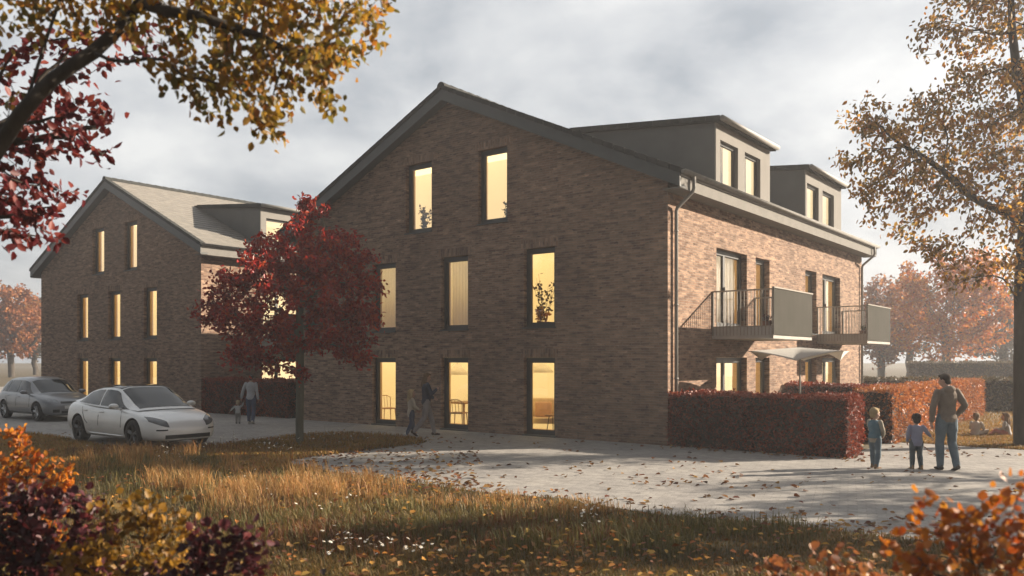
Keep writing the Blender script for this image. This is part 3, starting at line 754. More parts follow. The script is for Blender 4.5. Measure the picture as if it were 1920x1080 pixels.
# small dark-red tree on the grass island
b = np.array([-5.26, 20.59, 0]); r1 = np.random.default_rng(11)
att = np.vstack([sphere_pts(r1, 480, b+(-.05, 0, 3.5), (2.12, 2.1, 1.4), .2), sphere_pts(r1, 200, b+(.2, 0, 4.6), (1.55, 1.4, 1.0)), sphere_pts(r1, 60, b+(.35, 0, 5.75), (.45, .5, .35)), sphere_pts(r1, 50, b+(-.75, .1, 4.9), (.6, .5, .55)), sphere_pts(r1, 60, b+(1.4, -.2, 4.6), (.6, .5, .55)), sphere_pts(r1, 50, b+(-2.1, .1, 3.4), (.5, .6, .6)), sphere_pts(r1, 25, b+(1.35, 0, 2.2), (.5, .6, .4)), sphere_pts(r1, 30, b+(-1.4, .2, 2.1), (.7, .7, .35))])
tree('red_leaved_tree', b, [b, b+(0, 0, .6), b+(.01, 0, 1.2), b+(0, .01, 1.8), b+(.02, 0, 2.4), b+(.0, 0, 3.0), b+(.03, 0, 3.6)], np.vstack([att]+[np.array(b+(0, 0, 3.35))+unit(r1.normal(size=(150, 3)))*r1.uniform(.95, 1.2, (150, 1))*np.array([2.1, 2.1, 1.5])]), .17, 1.0, .22, .125, 19, LM['red'], M_barkg,
     'small dark red tree with a slim straight trunk on the grass island', None, r1, tr=.1, tip=.005, rmax=.016, spread=.08, droop=-.25, width=.52)
# tall amber tree at the right edge
b = np.array([12.35, 19.9, 0]); r2 = np.random.default_rng(5)
def pz(l, Y, dy=.8, n=60, rr=.75):
    out = []
    for px, py, rx, ry in l:
        c = at(px, py, Y); s = Y/F
        out.append(sphere_pts(r2, int(n*max(rx*ry/3000., .35)), (c.x, Y, c.z), (rx*s, dy*rx*s*1.3+.4, ry*s)))
    return np.vstack(out)
att = pz([(1620, 190, 35, 35), (1650, 250, 70, 55), (1640, 330, 70, 60), (1720, 240, 85, 70), (1730, 340, 90, 70), (1690, 400, 70, 45), (1800, 200, 90, 80), (1830, 300, 100, 80), (1760, 40, 45, 40), (1800, 15, 60, 40), (1740, 90, 25, 25), (1860, 90, 80, 70), (1900, 220, 90, 80), (1760, 440, 70, 30), (1900, 400, 60, 40), (1990, 200, 120, 140), (2000, 350, 110, 90), (1960, 30, 110, 90), (1880, 470, 40, 30), (1950, 480, 90, 60), (2080, 120, 110, 140), (1900, -80, 140, 70), (2040, -90, 120, 80), (1720, 460, 30, 20), (1925, 500, 25, 25)], 19.9)
T = [(1922, 838), (1921, 780), (1921, 720), (1922, 660), (1923, 600), (1922, 540), (1926, 480), (1930, 420), (1936, 350), (1945, 280), (1948, 200), (1950, 120), (1955, 40)]
tp = [np.array(at(x, y, 19.9+i*.02)) for i, (x, y) in enumerate(T)]
root = empty('amber_tree', tp[0], 0, 'tall amber-leaved tree with a thick dark trunk at the right edge', 'tree')
bb = np.array(tp[0]); st = [(p-bb, i-1) for i, p in enumerate(tp)]
for s0, pts in ((7, [(1905, 412), (1875, 395), (1850, 385), (1820, 368), (1795, 345), (1770, 322), (1740, 300), (1712, 282)]), (4, [(1905, 560), (1892, 535), (1880, 522), (1862, 517), (1840, 518), (1815, 522), (1790, 535)]), (9, [(1920, 200), (1905, 120), (1898, 60), (1896, 0)])):
    pv_ = s0
    for i, (x, y) in enumerate(pts):
        st.append((np.array(at(x, y, 19.9-.12*i))-bb, pv_)); pv_ = len(st)-1
P, par = colonize(st, att-bb, .24, 1.7, .36, 150, r2)
o, r = wood('trunk', P, par, .006, .25, M_barkd, root, 2.3, 8, taper=1.3)
B, Dv = leafsites(P, par, r, .016, 15, .12, r2)
leaves('crown', B, Dv*.5+r2.normal(size=B.shape)*.7+(0, 0, -.9), r2.uniform(.65, 1.15, len(B))*.135, r2, LM['amber'], root, width=.52)
# a neighbour just out of the frame at the right: its shade falls over the near grass
b = np.array([15.8, 12.7, 0]); r3 = np.random.default_rng(9)
att = np.vstack([sphere_pts(r3, 260, b+(0, 0, 5.2), (2.6, 2.3, 2.6)), sphere_pts(r3, 60, b+(-1, 0, 3.4), (1.8, 1.8, .8))])
tree('neighbouring_tree', b, [b+(0, 0, z) for z in (0, .8, 1.6, 2.4, 3.2)], att, .28, 1.6, .42, .16, 26, LM['amber'], M_barkb, 'amber tree just beyond the right edge whose shade falls on the near grass', None, r3, tr=.2, tip=.008, rmax=.03, spread=.15, iters=90)
b = np.array([19.0, 16.3, 0]); r3 = np.random.default_rng(19)
att = np.vstack([sphere_pts(r3, 200, b+(0, 0, 5.4), (2.2, 1.5, 1.5)), sphere_pts(r3, 60, b+(-1, .6, 4.6), (1.5, 1.2, .7))])
tree('neighbouring_tree', b, [b+(0, 0, z) for z in (0, .8, 1.6, 2.4, 3.2)], att, .28, 1.6, .42, .15, 12, LM['amber'], M_barkb, 'slender amber tree beyond the right edge whose dappled shade falls on the paving', None, r3, tr=.16, tip=.008, rmax=.03, spread=.15, iters=90)
# overhanging golden tree at the left, close to the camera
r4 = np.random.default_rng(21); YL = 5.0
tp = [np.array(at(-330, 1000+400, YL)), np.array(at(-300, 1150, YL)), np.array(at(-260, 900, YL)), np.array(at(-190, 650, YL)), np.array(at(-110, 460, YL)), np.array(at(-50, 350, YL)), np.array(at(5, 265, YL)), np.array(at(38, 215, YL))]
tp[0][2] = 0
root = empty('golden_tree', tp[0], 0, 'overhanging golden-leaved tree with a forked dark limb at the upper left, close to the viewer', 'tree')
bb = tp[0]; st = [(p-bb, i-1) for i, p in enumerate(tp)]
for s0, pts in ((7, [(70, 178), (100, 148), (140, 120), (175, 98), (210, 66), (238, 38), (262, 5), (290, -30), (320, -60)]), (7, [(58, 165), (72, 120), (88, 70), (102, 30), (115, -10), (130, -60)]), (6, [(25, 170), (5, 120), (-30, 70), (-60, 30)]), (11, [(205, 112), (240, 116), (275, 110), (310, 112), (340, 140)]), (14, [(310, 20), (370, 30), (430, 50), (490, 70), (540, 95)])):
    pv_ = s0
    for i, (x, y) in enumerate(pts):
        st.append((np.array(at(x, y, YL+(.06*i if s0 != 11 else -.04*i)))-bb, pv_)); pv_ = len(st)-1
def pz2(l, Y, rg, dy=.5, k=60):
    out = []
    for px, py, rx, ry in l:
        c = at(px, py, Y); s = Y/F
        out.append(sphere_pts(rg, int(k*max(rx*ry/3000., .35)), (c.x, Y+.25, c.z), (rx*s, dy, ry*s)))
    return np.vstack(out)
att = pz2([(420, 30, 110, 40), (330, 60, 70, 40), (520, 30, 110, 45), (420, 110, 90, 45), (410, 175, 70, 32), (460, 150, 60, 60), (560, 110, 60, 45), (590, 145, 35, 30), (620, 20, 60, 30), (690, 5, 45, 18), (345, 165, 30, 30), (480, 215, 28, 25), (230, 0, 90, 22), (90, -12, 100, 22), (10, -5, 60, 25), (250, -60, 250, 45), (500, -60, 250, 50), (600, 60, 40, 30)], YL, r4)
P, par = colonize(st, att-bb, .075, .5, .12, 150, r4)
o, r = wood('trunk', P, par, .0025, .046, M_barkd, root, 2.4, 8, taper=1.3)
B, Dv = leafsites(P, par, r, .0056, 8, .045, r4)
leaves('crown', B, Dv*.4+r4.normal(size=B.shape)*.6+(0, 0, -.75), r4.uniform(.7, 1.15, len(B))*.062, r4, LM['gold'], root, width=.62)
# copper beech behind it
r5 = np.random.default_rng(23); YB = 6.2
tp = [np.array(at(-420, 1200, YB)), np.array(at(-400, 900, YB)), np.array(at(-330, 640, YB)), np.array(at(-240, 450, YB)), np.array(at(-170, 330, YB)), np.array(at(-90, 250, YB))]; tp[0][2] = 0
root = empty('copper_beech', tp[0], 0, 'copper beech with hanging dark red sprays at the left edge, behind the golden tree', 'tree')
bb = tp[0]; st = [(p-bb, i-1) for i, p in enumerate(tp)]; st.append((np.array(at(-110, 420, YB))-bb, 3))
att = pz2([(60, 215, 80, 40), (130, 165, 45, 25), (140, 250, 50, 35), (20, 130, 60, 50), (60, 250, 70, 35), (20, 370, 40, 35), (55, 350, 40, 50), (30, 430, 45, 40), (-40, 300, 80, 150), (-120, 400, 60, 120), (70, 80, 60, 40), (230, 40, 60, 20)], YB, r5)
P, par = colonize(st, att-bb, .085, .5, .13, 150, r5)
o, r = wood('trunk', P, par, .003, .09, M_barkd, root, 2.5, 7)
B, Dv = leafsites(P, par, r, .009, 6, .045, r5)
leaves('crown', B, Dv*.5+r5.normal(size=B.shape)*.6+(0, 0, -.4), r5.uniform(.7, 1.15, len(B))*.085, r5, LM['copper'], root, width=.58)
# trees beyond
def bgtree(px, py0, top, half, Y, lm, label, seed, n=260, leafL=.22, per=12, fac=.75, name='autumn_tree', group='trees beyond the houses'):
    rg = np.random.default_rng(seed); c = at(px, 0, Y); base = np.array([c.x, Y, 0]); H = at(px, top, Y).z; rw = half*Y/F
    zb = H*.18; cz = (H+zb)/2
    att = np.vstack([sphere_pts(rg, n, (base[0], Y, cz), (rw, rw, (H-zb)/2), .3)]+[sphere_pts(rg, n//8, (base[0]+rg.uniform(-.7, .7)*rw, Y+rg.uniform(-.7, .2)*rw, cz+rg.uniform(-.6, .7)*(H-zb)/2), (rw*.45,)*3) for _ in range(6)])
    s = max(.28, rw*.11)
    tree(name, base, [base+(rg.normal()*.08, 0, z) for z in np.linspace(0, H*.4, 6)], att, s, s*6, s*1.5, leafL, per, lm, M_barkb, label, group, rg, tr=.12+.02*H, tip=.014, rmax=.06, spread=.28, iters=70)
bgtree(1775, 0, 468, 112, 62, LM['orange'], 'bright orange bushy tree standing behind the man, right of the house', 31, 460, .3, 24)
bgtree(1652, 0, 515, 62, 72, LM['rust'], 'smaller rust-coloured tree beside the far corner of the brick house', 32, 260, .32, 20)
bgtree(1880, 0, 520, 85, 70, LM['dull'], 'olive brown tree behind the trunk of the amber tree', 33, 320, .32, 20)
bgtree(1705, 0, 500, 55, 80, LM['dull'], 'grey-brown thin tree between the rust tree and the orange tree', 34, 170, .32, 14)
bgtree(1990, 0, 480, 90, 74, LM['rust'], 'rust-brown tree at the far right beyond the amber tree', 35, 260, .32, 18)
bgtree(20, 0, 530, 62, 95, LM['rust'], 'pale rust tree in the mist left of the farther house', 36, 300, .42, 16)
bgtree(-60, 0, 545, 80, 105, LM['rust'], 'misty rust tree at the far left edge', 37, 260, .45, 16)
bgtree(66, 0, 560, 28, 110, LM['dull'], 'thin grey tree close to the left corner of the farther house', 38, 160, .42, 12)
# hedges
def hedge(a0, a1, b0, b1, h, n, label, mats, leafL=.062, seed=0):
    rg = np.random.default_rng(seed); root = empty('hedge', hp((a0+a1)/2, (b0+b1)/2), HROT, label, 'hedge', 'clipped beech hedges')
    X, Y = abs(a1-a0)/2, abs(b1-b0)/2
    bm = bmesh.new(); e = .07; box(bm, -X+e, X-e, -Y+e, Y-e, 0, h-e); ob('hedge_core', bm, M_core, root)
    ar = np.array([2*X*h, 2*X*h, 2*Y*h, 2*Y*h, 4*X*Y]); k = rg.choice(5, n, p=ar/ar.sum()); u = rg.uniform(-1, 1, n); v = rg.uniform(0, 1, n)
    P = np.zeros((n, 3)); Nn = np.zeros((n, 3)); dd = rg.uniform(-.09, .01, n)+np.where(rg.uniform(size=n) < .07, rg.uniform(0, .07, n), 0)
    for i, s in ((0, -1), (1, 1)): m = k == i; P[m] = np.c_[u[m]*X, np.full(m.sum(), s*Y), v[m]*h]; Nn[m] = (0, s, 0)
    for i, s in ((2, -1), (3, 1)): m = k == i; P[m] = np.c_[np.full(m.sum(), s*X), u[m]*Y, v[m]*h]; Nn[m] = (s, 0, 0)
    m = k == 4; P[m] = np.c_[u[m]*X, (v[m]*2-1)*Y, np.full(m.sum(), h)]; Nn[m] = (0, 0, 1)
    wob = .025*np.sin(P[:, :1]*2.1+P[:, 1:2]*1.7+P[:, 2:]*3)+.015*np.sin(P[:, :1]*7+P[:, 2:]*9)
    P += Nn*(dd[:, None]+wob); P[:, 2] = np.maximum(P[:, 2], .01)
    D = rg.normal(size=(n, 3))+Nn*.55+np.array([0, 0, .25])
    leaves('foliage', P, D, rg.uniform(.6, 1.25, n)*leafL, rg, mats, root, width=.6)
    m2 = rg.choice(n, n//40); Ps = P[m2]; 
    return root
M_core = plain('hedge_twigs', (.035, .018, .012), .95, 0, .4, 12)
hedge(-.02, -4.25, -.03, .95, 1.29, 17000, 'dark red clipped hedge running from the front corner of the large house', LM['hedge'], seed=1)
hedge(-3.25, -4.22, 3.77, 16.8, 1.33, 26000, 'long sunlit orange hedge leading away behind the man and boys', LM['hedgeo'], .075, seed=2)
hedge(-.05, -3.2, 7.75, 8.6, 1.32, 9000, 'short cross hedge between the two terraces of the large house', LM['hedge'], .07, seed=3)
hedge(20.2, 14.85, .02, .9, 1.33, 11000, 'dark red hedge between the two houses, behind the woman and toddler', LM['hedge'], .075, seed=4)
def hedge_w(x0, x1, y, h, label, seed):
    rg = np.random.default_rng(seed); o = hedge(0, -(x1-x0), 0, 1.2, h, 9000, label, LM['dull'], .12, seed=seed); o.location = ((x0+x1)/2, y, 0); o.rotation_euler.z = 0
hedge_w(25, 37, 52, 1.9, 'far grey-brown hedge in the mist at the right', 51)
hedge_w(13.5, 23, 33.6, 1.3, 'low far hedge beyond the end of the large house', 52)

# ------------------------------------------------------------------ turf, tall grass, flowers, fallen leaves, shrubs
def blades(name, P, h, w, lean, rg, mat, label=None):
    n = len(P); az = rg.uniform(0, 2*PI, n); d = np.c_[np.cos(az), np.sin(az), np.zeros(n)]; s = np.c_[-d[:, 1], d[:, 0], np.zeros(n)]
    h = np.asarray(h)[:, None]; w = np.asarray(w)[:, None]; ln = (lean*rg.uniform(.2, 1.3, n))[:, None]
    up = np.array([0, 0, 1.]); P = np.c_[P[:, :2], np.zeros(n)] if P.shape[1] == 2 else P
    mid = P+up*h*.6+d*h*ln*.35; tip = P+up*h*(1-.25*ln)+d*h*ln
    V = np.stack([P-s*w/2, P+s*w/2, mid+s*w*.38, mid-s*w*.38, tip], 1).reshape(-1, 3)
    b = np.arange(n)[:, None]*5; Fc = np.concatenate([b+np.array([[0, 1, 2, 3]]), b+np.array([[3, 2, 4]])], 1).reshape(-1)
    return tag(npmesh(name, V, Fc, mat, sizes=np.tile([4, 3], n)), label, kind='stuff')
rg = np.random.default_rng(77)
def vnoise(P, sc, seed):
    q = np.random.default_rng(seed); ph = q.uniform(0, 6.28, (8, 2)); fr = q.normal(size=(8, 2))
    v = sum(np.sin(P[:, 0]*sc*f[0]+p[0]+1.3*np.sin(P[:, 1]*sc*f[1]*.7+p[1])+P[:, 1]*sc*f[1]) for f, p in zip(fr, ph))
    return v/4
def screen_pts(n, x0, x1, y0, y1):
    px = rg.uniform(x0, x1, n); py = rg.uniform(y0, y1, n); Y = F*CH/(py-HZ)
    return np.c_[(px-960)/F*Y, Y], px, py
pave_poly = pv
P, px, py = screen_pts(200000, -200, 2120, 800, 1180)
k = ~inpoly(P, pave_poly); P, px, py = P[k], px[k], py[k]
ed = np.array([(p.x, p.y) for p in lawn_edge])
nz = vnoise(P, 1.1, 3); n2 = vnoise(P, .55, 8)
GM = leafmat('turf_blades', [(.09, .08, .02), (.15, .1, .024), (.21, .12, .032), (.075, .08, .022), (.26, .145, .04), (.12, .095, .028), (.18, .09, .028)], .35, .6, .7)
SM = leafmat('straw_blades', [(.4, .24, .08), (.5, .31, .12), (.3, .16, .055), (.38, .26, .1), (.46, .2, .07)], .4, .6, .9)
GG = leafmat('green_blades', [(.11, .105, .028), (.17, .145, .042), (.09, .08, .026), (.22, .165, .055)], .35, .6, .9)
far = np.clip((P[:, 1]-9)/10, 0, 1)
hgt = (.07+.05*np.clip(nz, -1, 1.4)+.05*rg.uniform(0, 1, len(P)))*(1-.25*far)
hgt = np.maximum(hgt, .045)*.9
blades('grass', P, hgt, .006+.006*rg.uniform(0, 1, len(P))+.004*far, .8, rg, GM)
LB = leafmat('lawn_blades', [(.3, .19, .042), (.37, .22, .05), (.23, .17, .045), (.4, .23, .06), (.36, .15, .04)], .35, .6)
m = (P[:, 1] > 15.5) & (P[:, 1] < 30)
Pf = P[m]; Pf = Pf[rg.integers(0, len(Pf), 60000)]+rg.normal(size=(60000, 2))*.12; Pf = Pf[~inpoly(Pf, pave_poly)]
blades('grass', Pf, .05+.07*rg.uniform(0, 1, len(Pf)), .012+.012*rg.uniform(0, 1, len(Pf)), .8, rg, LB)
# tall dry tufts
def tufts(name, cents, nper, h, mat, rad=.16, lean=.55):
    PP = []; hh = []
    for c in cents:
        n = int(nper*rg.uniform(.6, 1.3)); a = rg.normal(size=(n, 2))*rad; PP.append(np.array(c)[None, :2]+a); hh.append(h*rg.uniform(.4, 1.1, n)*rg.uniform(.75, 1.15))
    PP = np.vstack(PP); hh = np.concatenate(hh)
    blades(name, PP, hh, .006+.008*rg.uniform(0, 1, len(PP)), lean, rg, mat)
def px_in(n, cx, cy, rx, ry):
    out = []
    while len(out) < n:
        a, b = rg.normal()*.55, rg.normal()*.55
        if abs(a) < 1.3 and abs(b) < 1.3:
            p = gd(cx+a*rx, cy+b*ry)
            out.append((p.x, p.y))
    c = np.array(out); return c[~inpoly(c, pave_poly)]
tufts('dry_grass', np.vstack([px_in(34, 380, 915, 210, 40), px_in(30, 590, 932, 130, 22), px_in(10, 720, 922, 120, 14), px_in(10, 210, 870, 110, 24), px_in(14, 300, 862, 110, 14), px_in(16, 450, 950, 60, 20)]), 62, .40, SM, .10)
tufts('dry_grass', np.vstack([px_in(26, 900, 945, 160, 12), px_in(12, 1080, 962, 60, 10)]), 45, .17, SM, .14)
tufts('green_grass', np.vstack([px_in(40, 270, 900, 170, 40), px_in(24, 480, 925, 160, 30), px_in(60, 560, 985, 170, 34), px_in(40, 800, 1000, 260, 40), px_in(24, 330, 872, 90, 14), px_in(40, 1150, 1010, 300, 30), px_in(14, 1380, 1000, 140, 12)]), 55, .26, GG, .16)
tufts('russet_grass', np.vstack([px_in(34, 620, 1010, 90, 28), px_in(20, 480, 960, 110, 24), px_in(30, 1000, 1010, 240, 28), px_in(20, 260, 850, 160, 10)]), 50, .25, leafmat('russet_blades', [(.16, .06, .022), (.2, .085, .03), (.12, .05, .02)], .35, .6), .16)
# turf at the right beyond the paving, and inside the gardens
P, px, py = screen_pts(50000, 1660, 2050, 735, 862); k = ~inpoly(P, pave_poly); P = P[k]
blades('grass', P, .05+.04*rg.uniform(0, 1, len(P)), .012+.01*rg.uniform(0, 1, len(P)), .8, rg, LB)
# white daisies in drifts
def daisies(cents, n, rx, ry, hh):
    V = []; Fc = []; sz = []; mi = []; base = 0; S = []
    for (cx, cy), m in zip(cents, n):
        for _ in range(m):
            p = gd(cx+rg.normal()*rx, cy+rg.normal()*ry)
            h = hh*rg.uniform(.6, 1.2); c = np.array([p.x+rg.normal()*.02, p.y, h]); tilt = rg.normal(size=2)*.35; r = .015*rg.uniform(.8, 1.3)
            ax = np.array([1, 0, -tilt[0]]); ay = np.array([0, 1, -tilt[1]])
            for i in range(7):
                a = i*2*PI/7+rg.uniform(0, .3); d = ax*math.cos(a)+ay*math.sin(a); e = -ax*math.sin(a)+ay*math.cos(a)
                V += [c, c+d*r*.8-e*r*.3, c+d*r*1.25, c+d*r*.8+e*r*.3]; Fc += [base, base+1, base+2, base+3]; sz.append(4); mi.append(0); base += 4
            nrm = np.cross(ax, ay); nrm /= np.linalg.norm(nrm)
            q = [c+nrm*.004+(ax*math.cos(k*2*PI/6)+ay*math.sin(k*2*PI/6))*r*.38 for k in range(6)]; V += q; Fc += list(range(base, base+6)); sz.append(6); mi.append(1); base += 6
            V += [c+(-.0015, 0, -.002), c+(.0015, 0, -.002), np.array([p.x+.0015, p.y, 0]), np.array([p.x-.0015, p.y, 0])]; Fc += list(range(base, base+4)); sz.append(4); mi.append(2); base += 4
    o = npmesh('daisies', np.array(V), Fc, [M_petal, M_yolk, GG], sizes=np.array(sz, np.int32))
    o.data.polygons.foreach_set('material_index', np.array(mi, np.int32)); return tag(o, kind='stuff')
M_petal = plain('white_petals', (.72, .7, .64), .7, 0, .06); M_yolk = plain('yellow_florets', (.5, .3, .03), .8)
daisies([(315, 862), (350, 848), (420, 838), (480, 845), (540, 840), (600, 828), (650, 832), (330, 880), (210, 850), (640, 1045), (690, 1050), (740, 1062), (610, 1062), (1090, 985), (1110, 1000), (1060, 1010), (590, 975), (640, 960), (430, 905), (470, 950), (1130, 965), (800, 1070), (520, 855)],
        [26, 22, 26, 22, 22, 20, 14, 16, 10, 13, 13, 9, 9, 10, 10, 6, 8, 8, 8, 10, 6, 10, 16], 24, 6, .24)
# fallen leaves on the paving and the grass
def fallen(n, pts, L, mat, z=.012):
    n = len(pts); P = np.c_[pts, np.full(n, z)+rg.uniform(0, .03, n)]
    az = rg.uniform(0, 2*PI, n); D = np.c_[np.cos(az), np.sin(az), rg.normal(size=n)*.22]
    N_ = np.c_[rg.normal(size=(n, 2))*.35, np.ones(n)]
    return leaf_geo(P, D, L*rg.uniform(.6, 1.25, n), rg, .68, .35, N_)
FL = leafmat('fallen_leaf_litter', [(.16, .05, .014), (.28, .12, .02), (.09, .03, .014), (.34, .18, .03), (.05, .022, .012), (.22, .08, .02), (.13, .03, .016), (.38, .22, .05)], .25, .6, .6)
def near_edge(n, spread, side=None):
    i = rg.integers(0, len(ed)-1, n*3); t = rg.uniform(0, 1, (n*3, 1)); q = ed[i]*(1-t)+ed[i+1]*t+rg.normal(size=(n*3, 2))*spread
    q = q[(q[:, 1] < 24) & (q[:, 1] > 8)]; return q[:n]
FL2 = leafmat('fresh_leaf_litter', [(.4, .17, .03), (.5, .28, .05), (.3, .09, .02), (.55, .36, .08), (.42, .13, .03)], .35, .6, .6)
onp = []
Q, qx, qy = screen_pts(2200, 450, 1950, 842, 1010); dn = np.clip(vnoise(Q, .9, 5)*.6+.4, 0.03, 1); kk = rg.uniform(0, 1, len(Q)) < dn*(.4+.6*np.clip((qy-870)/120, 0, 1)); onp.append(Q[kk & inpoly(Q, pave_poly)])
q = near_edge(420, .35); onp.append(q[inpoly(q, pave_poly)])
Q, qx, qy = screen_pts(520, 540, 900, 846, 915); onp.append(Q[inpoly(Q, pave_poly)])
Q, qx, qy = screen_pts(130, 600, 1900, 815, 845); onp.append(Q[inpoly(Q, pave_poly)])
q = np.c_[rg.uniform(0, 4.6, 90), rg.normal(size=90)*.25-.25]; q = np.array([tuple(hp(-a, b))[:2] for a, b in q]); onp.append(q)
onp.append(np.array([tuple(gd(1770+rg.normal()*70, 852+rg.normal()*7))[:2] for _ in range(60)]))
onp = np.vstack(onp)
V1, F1 = fallen(0, onp, .105, FL)
Q, qx, qy = screen_pts(2500, 150, 2000, 880, 1120); Q = Q[~inpoly(Q, pave_poly)]; Q = Q[rg.uniform(0, 1, len(Q)) < np.clip(vnoise(Q, .8, 6)*.6+.5, .08, 1)]
Q = np.vstack([Q, np.array([tuple(gd(800+rg.normal()*130, 915+rg.normal()*13))[:2] for _ in range(260)])]); Q = Q[~inpoly(Q, pave_poly)]
V2, F2 = fallen(0, Q, .078, FL2, .12)
tag(npmesh('fallen_leaves', np.vstack([V1, V2]), np.concatenate([F1, F2+len(V1)]), [FL, FL2]), kind='stuff')
fo = bpy.data.objects['fallen_leaves']; fo.data.polygons.foreach_set('material_index', np.r_[np.zeros(len(F1)//4, np.int32), np.repeat(rg.integers(0, 2, len(F2)//8), 2).astype(np.int32)])

def shrub(label, base, cents, mat, leafL, seed, per=5, step=.07, n=60, tr=.02, rnd=.8, width=.7, kill=.11, group='shrubs in the foreground'):
    """cents: (px, py, Y, rx, ry) clumps in the photo, given a real distance Y"""
    q = np.random.default_rng(seed); att = []
    for px, py, Y, rx, ry in cents:
        c = at(px, py, Y); s = Y/F; att.append(sphere_pts(q, int(n*max(.3, rx*ry/2500)), (c.x, Y, max(c.z, .1)), (rx*s, max(rx, ry)*s*.8, ry*s)))
    att = np.vstack(att); att[:, 2] = np.maximum(att[:, 2], .05); b = np.array(base)
    root = empty('shrub', b, 0, label, 'shrub', group)
    st = [(np.zeros(3), -1)]
    P, par = colonize(st, att-b, step, .6, kill, 160, q, .05)
    o, r = wood('stems', P, par, .0025, tr, M_barkb, root, 2.2, 5)
    B, Dv = leafsites(P, par, r, .0075, per*2, .035, q)
    leaves('foliage', B, Dv*.6+q.normal(size=B.shape)*rnd+(0, 0, .1), q.uniform(.65, 1.15, len(B))*leafL, q, mat, root, width=width)
    return root
def gb(px, Y): return (at(px, 0, Y).x, Y, 0)
shrub('bright orange shrub with upright sprays at the left edge, in front of the grey car', gb(60, 7), [(35, 830, 7, 30, 45), (20, 880, 7, 45, 50), (90, 870, 7, 30, 35), (110, 910, 7, 45, 35), (30, 940, 7, 60, 50), (130, 890, 7.1, 22, 22), (28, 800, 7, 10, 18), (-40, 900, 7, 50, 70), (75, 940, 7, 60, 50), (50, 1010, 7, 90, 60)], LM['orange'], .06, 61, 5, .07)
shrub('dark plum-red shrub in the lower left corner', gb(60, 5.2), [(60, 960, 5.2, 90, 60), (150, 960, 5.2, 50, 45), (40, 1040, 5.2, 120, 60), (185, 1000, 5.2, 50, 60), (-60, 1000, 5.2, 80, 90), (100, 1090, 5.2, 140, 60)], LM['plum'], .065, 62, 5, .065)
shrub('golden ochre shrub between the two dark red shrubs at the bottom left', gb(250, 5), [(230, 965, 5, 60, 45), (290, 975, 5, 60, 50), (330, 1000, 5, 40, 50), (200, 940, 5, 30, 25), (180, 1040, 4.9, 60, 50), (260, 1060, 4.9, 90, 50), (150, 1075, 4.9, 60, 40), (300, 940, 5.1, 22, 22), (320, 1050, 5, 50, 50)], LM['ochre2'], .055, 63, 5, .06)
shrub('dark wine-red shrub at the bottom, right of the golden shrub', gb(400, 4.7), [(410, 1000, 4.7, 55, 45), (370, 1060, 4.7, 70, 50), (450, 1035, 4.7, 60, 50), (490, 1060, 4.7, 40, 40), (330, 1100, 4.7, 90, 50), (270, 1105, 4.6, 70, 40), (405, 970, 4.75, 14, 18)], LM['plum'], .062, 64, 5, .06)
shrub('tall orange-brown shrub in the lower right corner, close to the viewer', gb(1900, 3.6), [(1890, 960, 3.6, 50, 60), (1850, 1010, 3.6, 70, 60), (1760, 1000, 3.6, 70, 50), (1700, 1050, 3.6, 70, 50), (1740, 960, 3.6, 40, 25), (1905, 890, 3.6, 28, 35), (1800, 1070, 3.6, 120, 60), (1950, 1000, 3.6, 60, 120), (1690, 985, 3.6, 25, 22), (1655, 1020, 3.6, 25, 25), (1720, 920, 3.6, 14, 10), (1790, 930, 3.6, 22, 14)], LM['orange'], .05, 65, 4, .055, 55, .02, .8, .85)
shrub('low rust-orange shrub left of the tall shrub at the bottom right', gb(1540, 4.2), [(1540, 1050, 4.2, 60, 40), (1470, 1070, 4.2, 60, 40), (1600, 1070, 4.2, 50, 40), (1430, 1035, 4.3, 20, 15), (1640, 1090, 4.2, 80, 40), (1520, 1100, 4.2, 110, 30)], LM['rust'], .05, 66, 4, .06)

# ------------------------------------------------------------------ cars
from mathutils.bvhtree import BVHTree
def carpaint(name, col, metal=.35):
    t = NT(name); n_ = t.noise(1.5, 4)
    t.l(t.ramp(n_, [(.3, tuple(c*.93 for c in col)), (.7, tuple(min(1, c*1.05) for c in col))]), t.p.inputs['Base Color'])
    t.set(Roughness=.32, Metallic=metal); t.p.inputs['Coat Weight'].default_value = .6; t.p.inputs['Coat Roughness'].default_value = .06; return t.m
M_silver = carpaint('silver_white_paint', (.78, .78, .76), .1); M_greyp = carpaint('grey_blue_paint', (.20, .205, .215), .4)
M_cglass = plain('tinted_glass', (.012, .014, .015), .03, 0, .2, 2); M_cglass.node_tree.nodes['Principled BSDF'].inputs['Specular IOR Level'].default_value = .5
M_black = plain('black_plastic', (.018, .018, .018), .55); M_tyre = plain('tyre_rubber', (.02, .02, .02), .85, 0, .2, 10); M_rim = plain('alloy_rim', (.34, .34, .34), .3, .8, .1); M_rimd = plain('dark_alloy_rim', (.09, .09, .09), .35, .6)
M_lamp = plain('headlamp_glass', (.22, .23, .24), .08, .2, .3, 9); M_lampd = plain('dark_headlamp_glass', (.11, .115, .12), .07, .1, .3, 9); M_plate = plain('number_plate', (.6, .6, .58), .5); M_red = plain('tail_lamp', (.25, .015, .012), .2)
def smooth1(x, xs, ys, k=.09):
    g = np.linspace(xs[0], xs[-1], 400); v = np.interp(g, xs, ys); w = int(k/(g[1]-g[0])); ker = np.hanning(2*w+3); ker /= ker.sum()
    p = np.concatenate([np.full(w+1, v[0]), v, np.full(w+1, v[-1])]); return np.interp(x, g, np.convolve(p, ker, 'valid'))
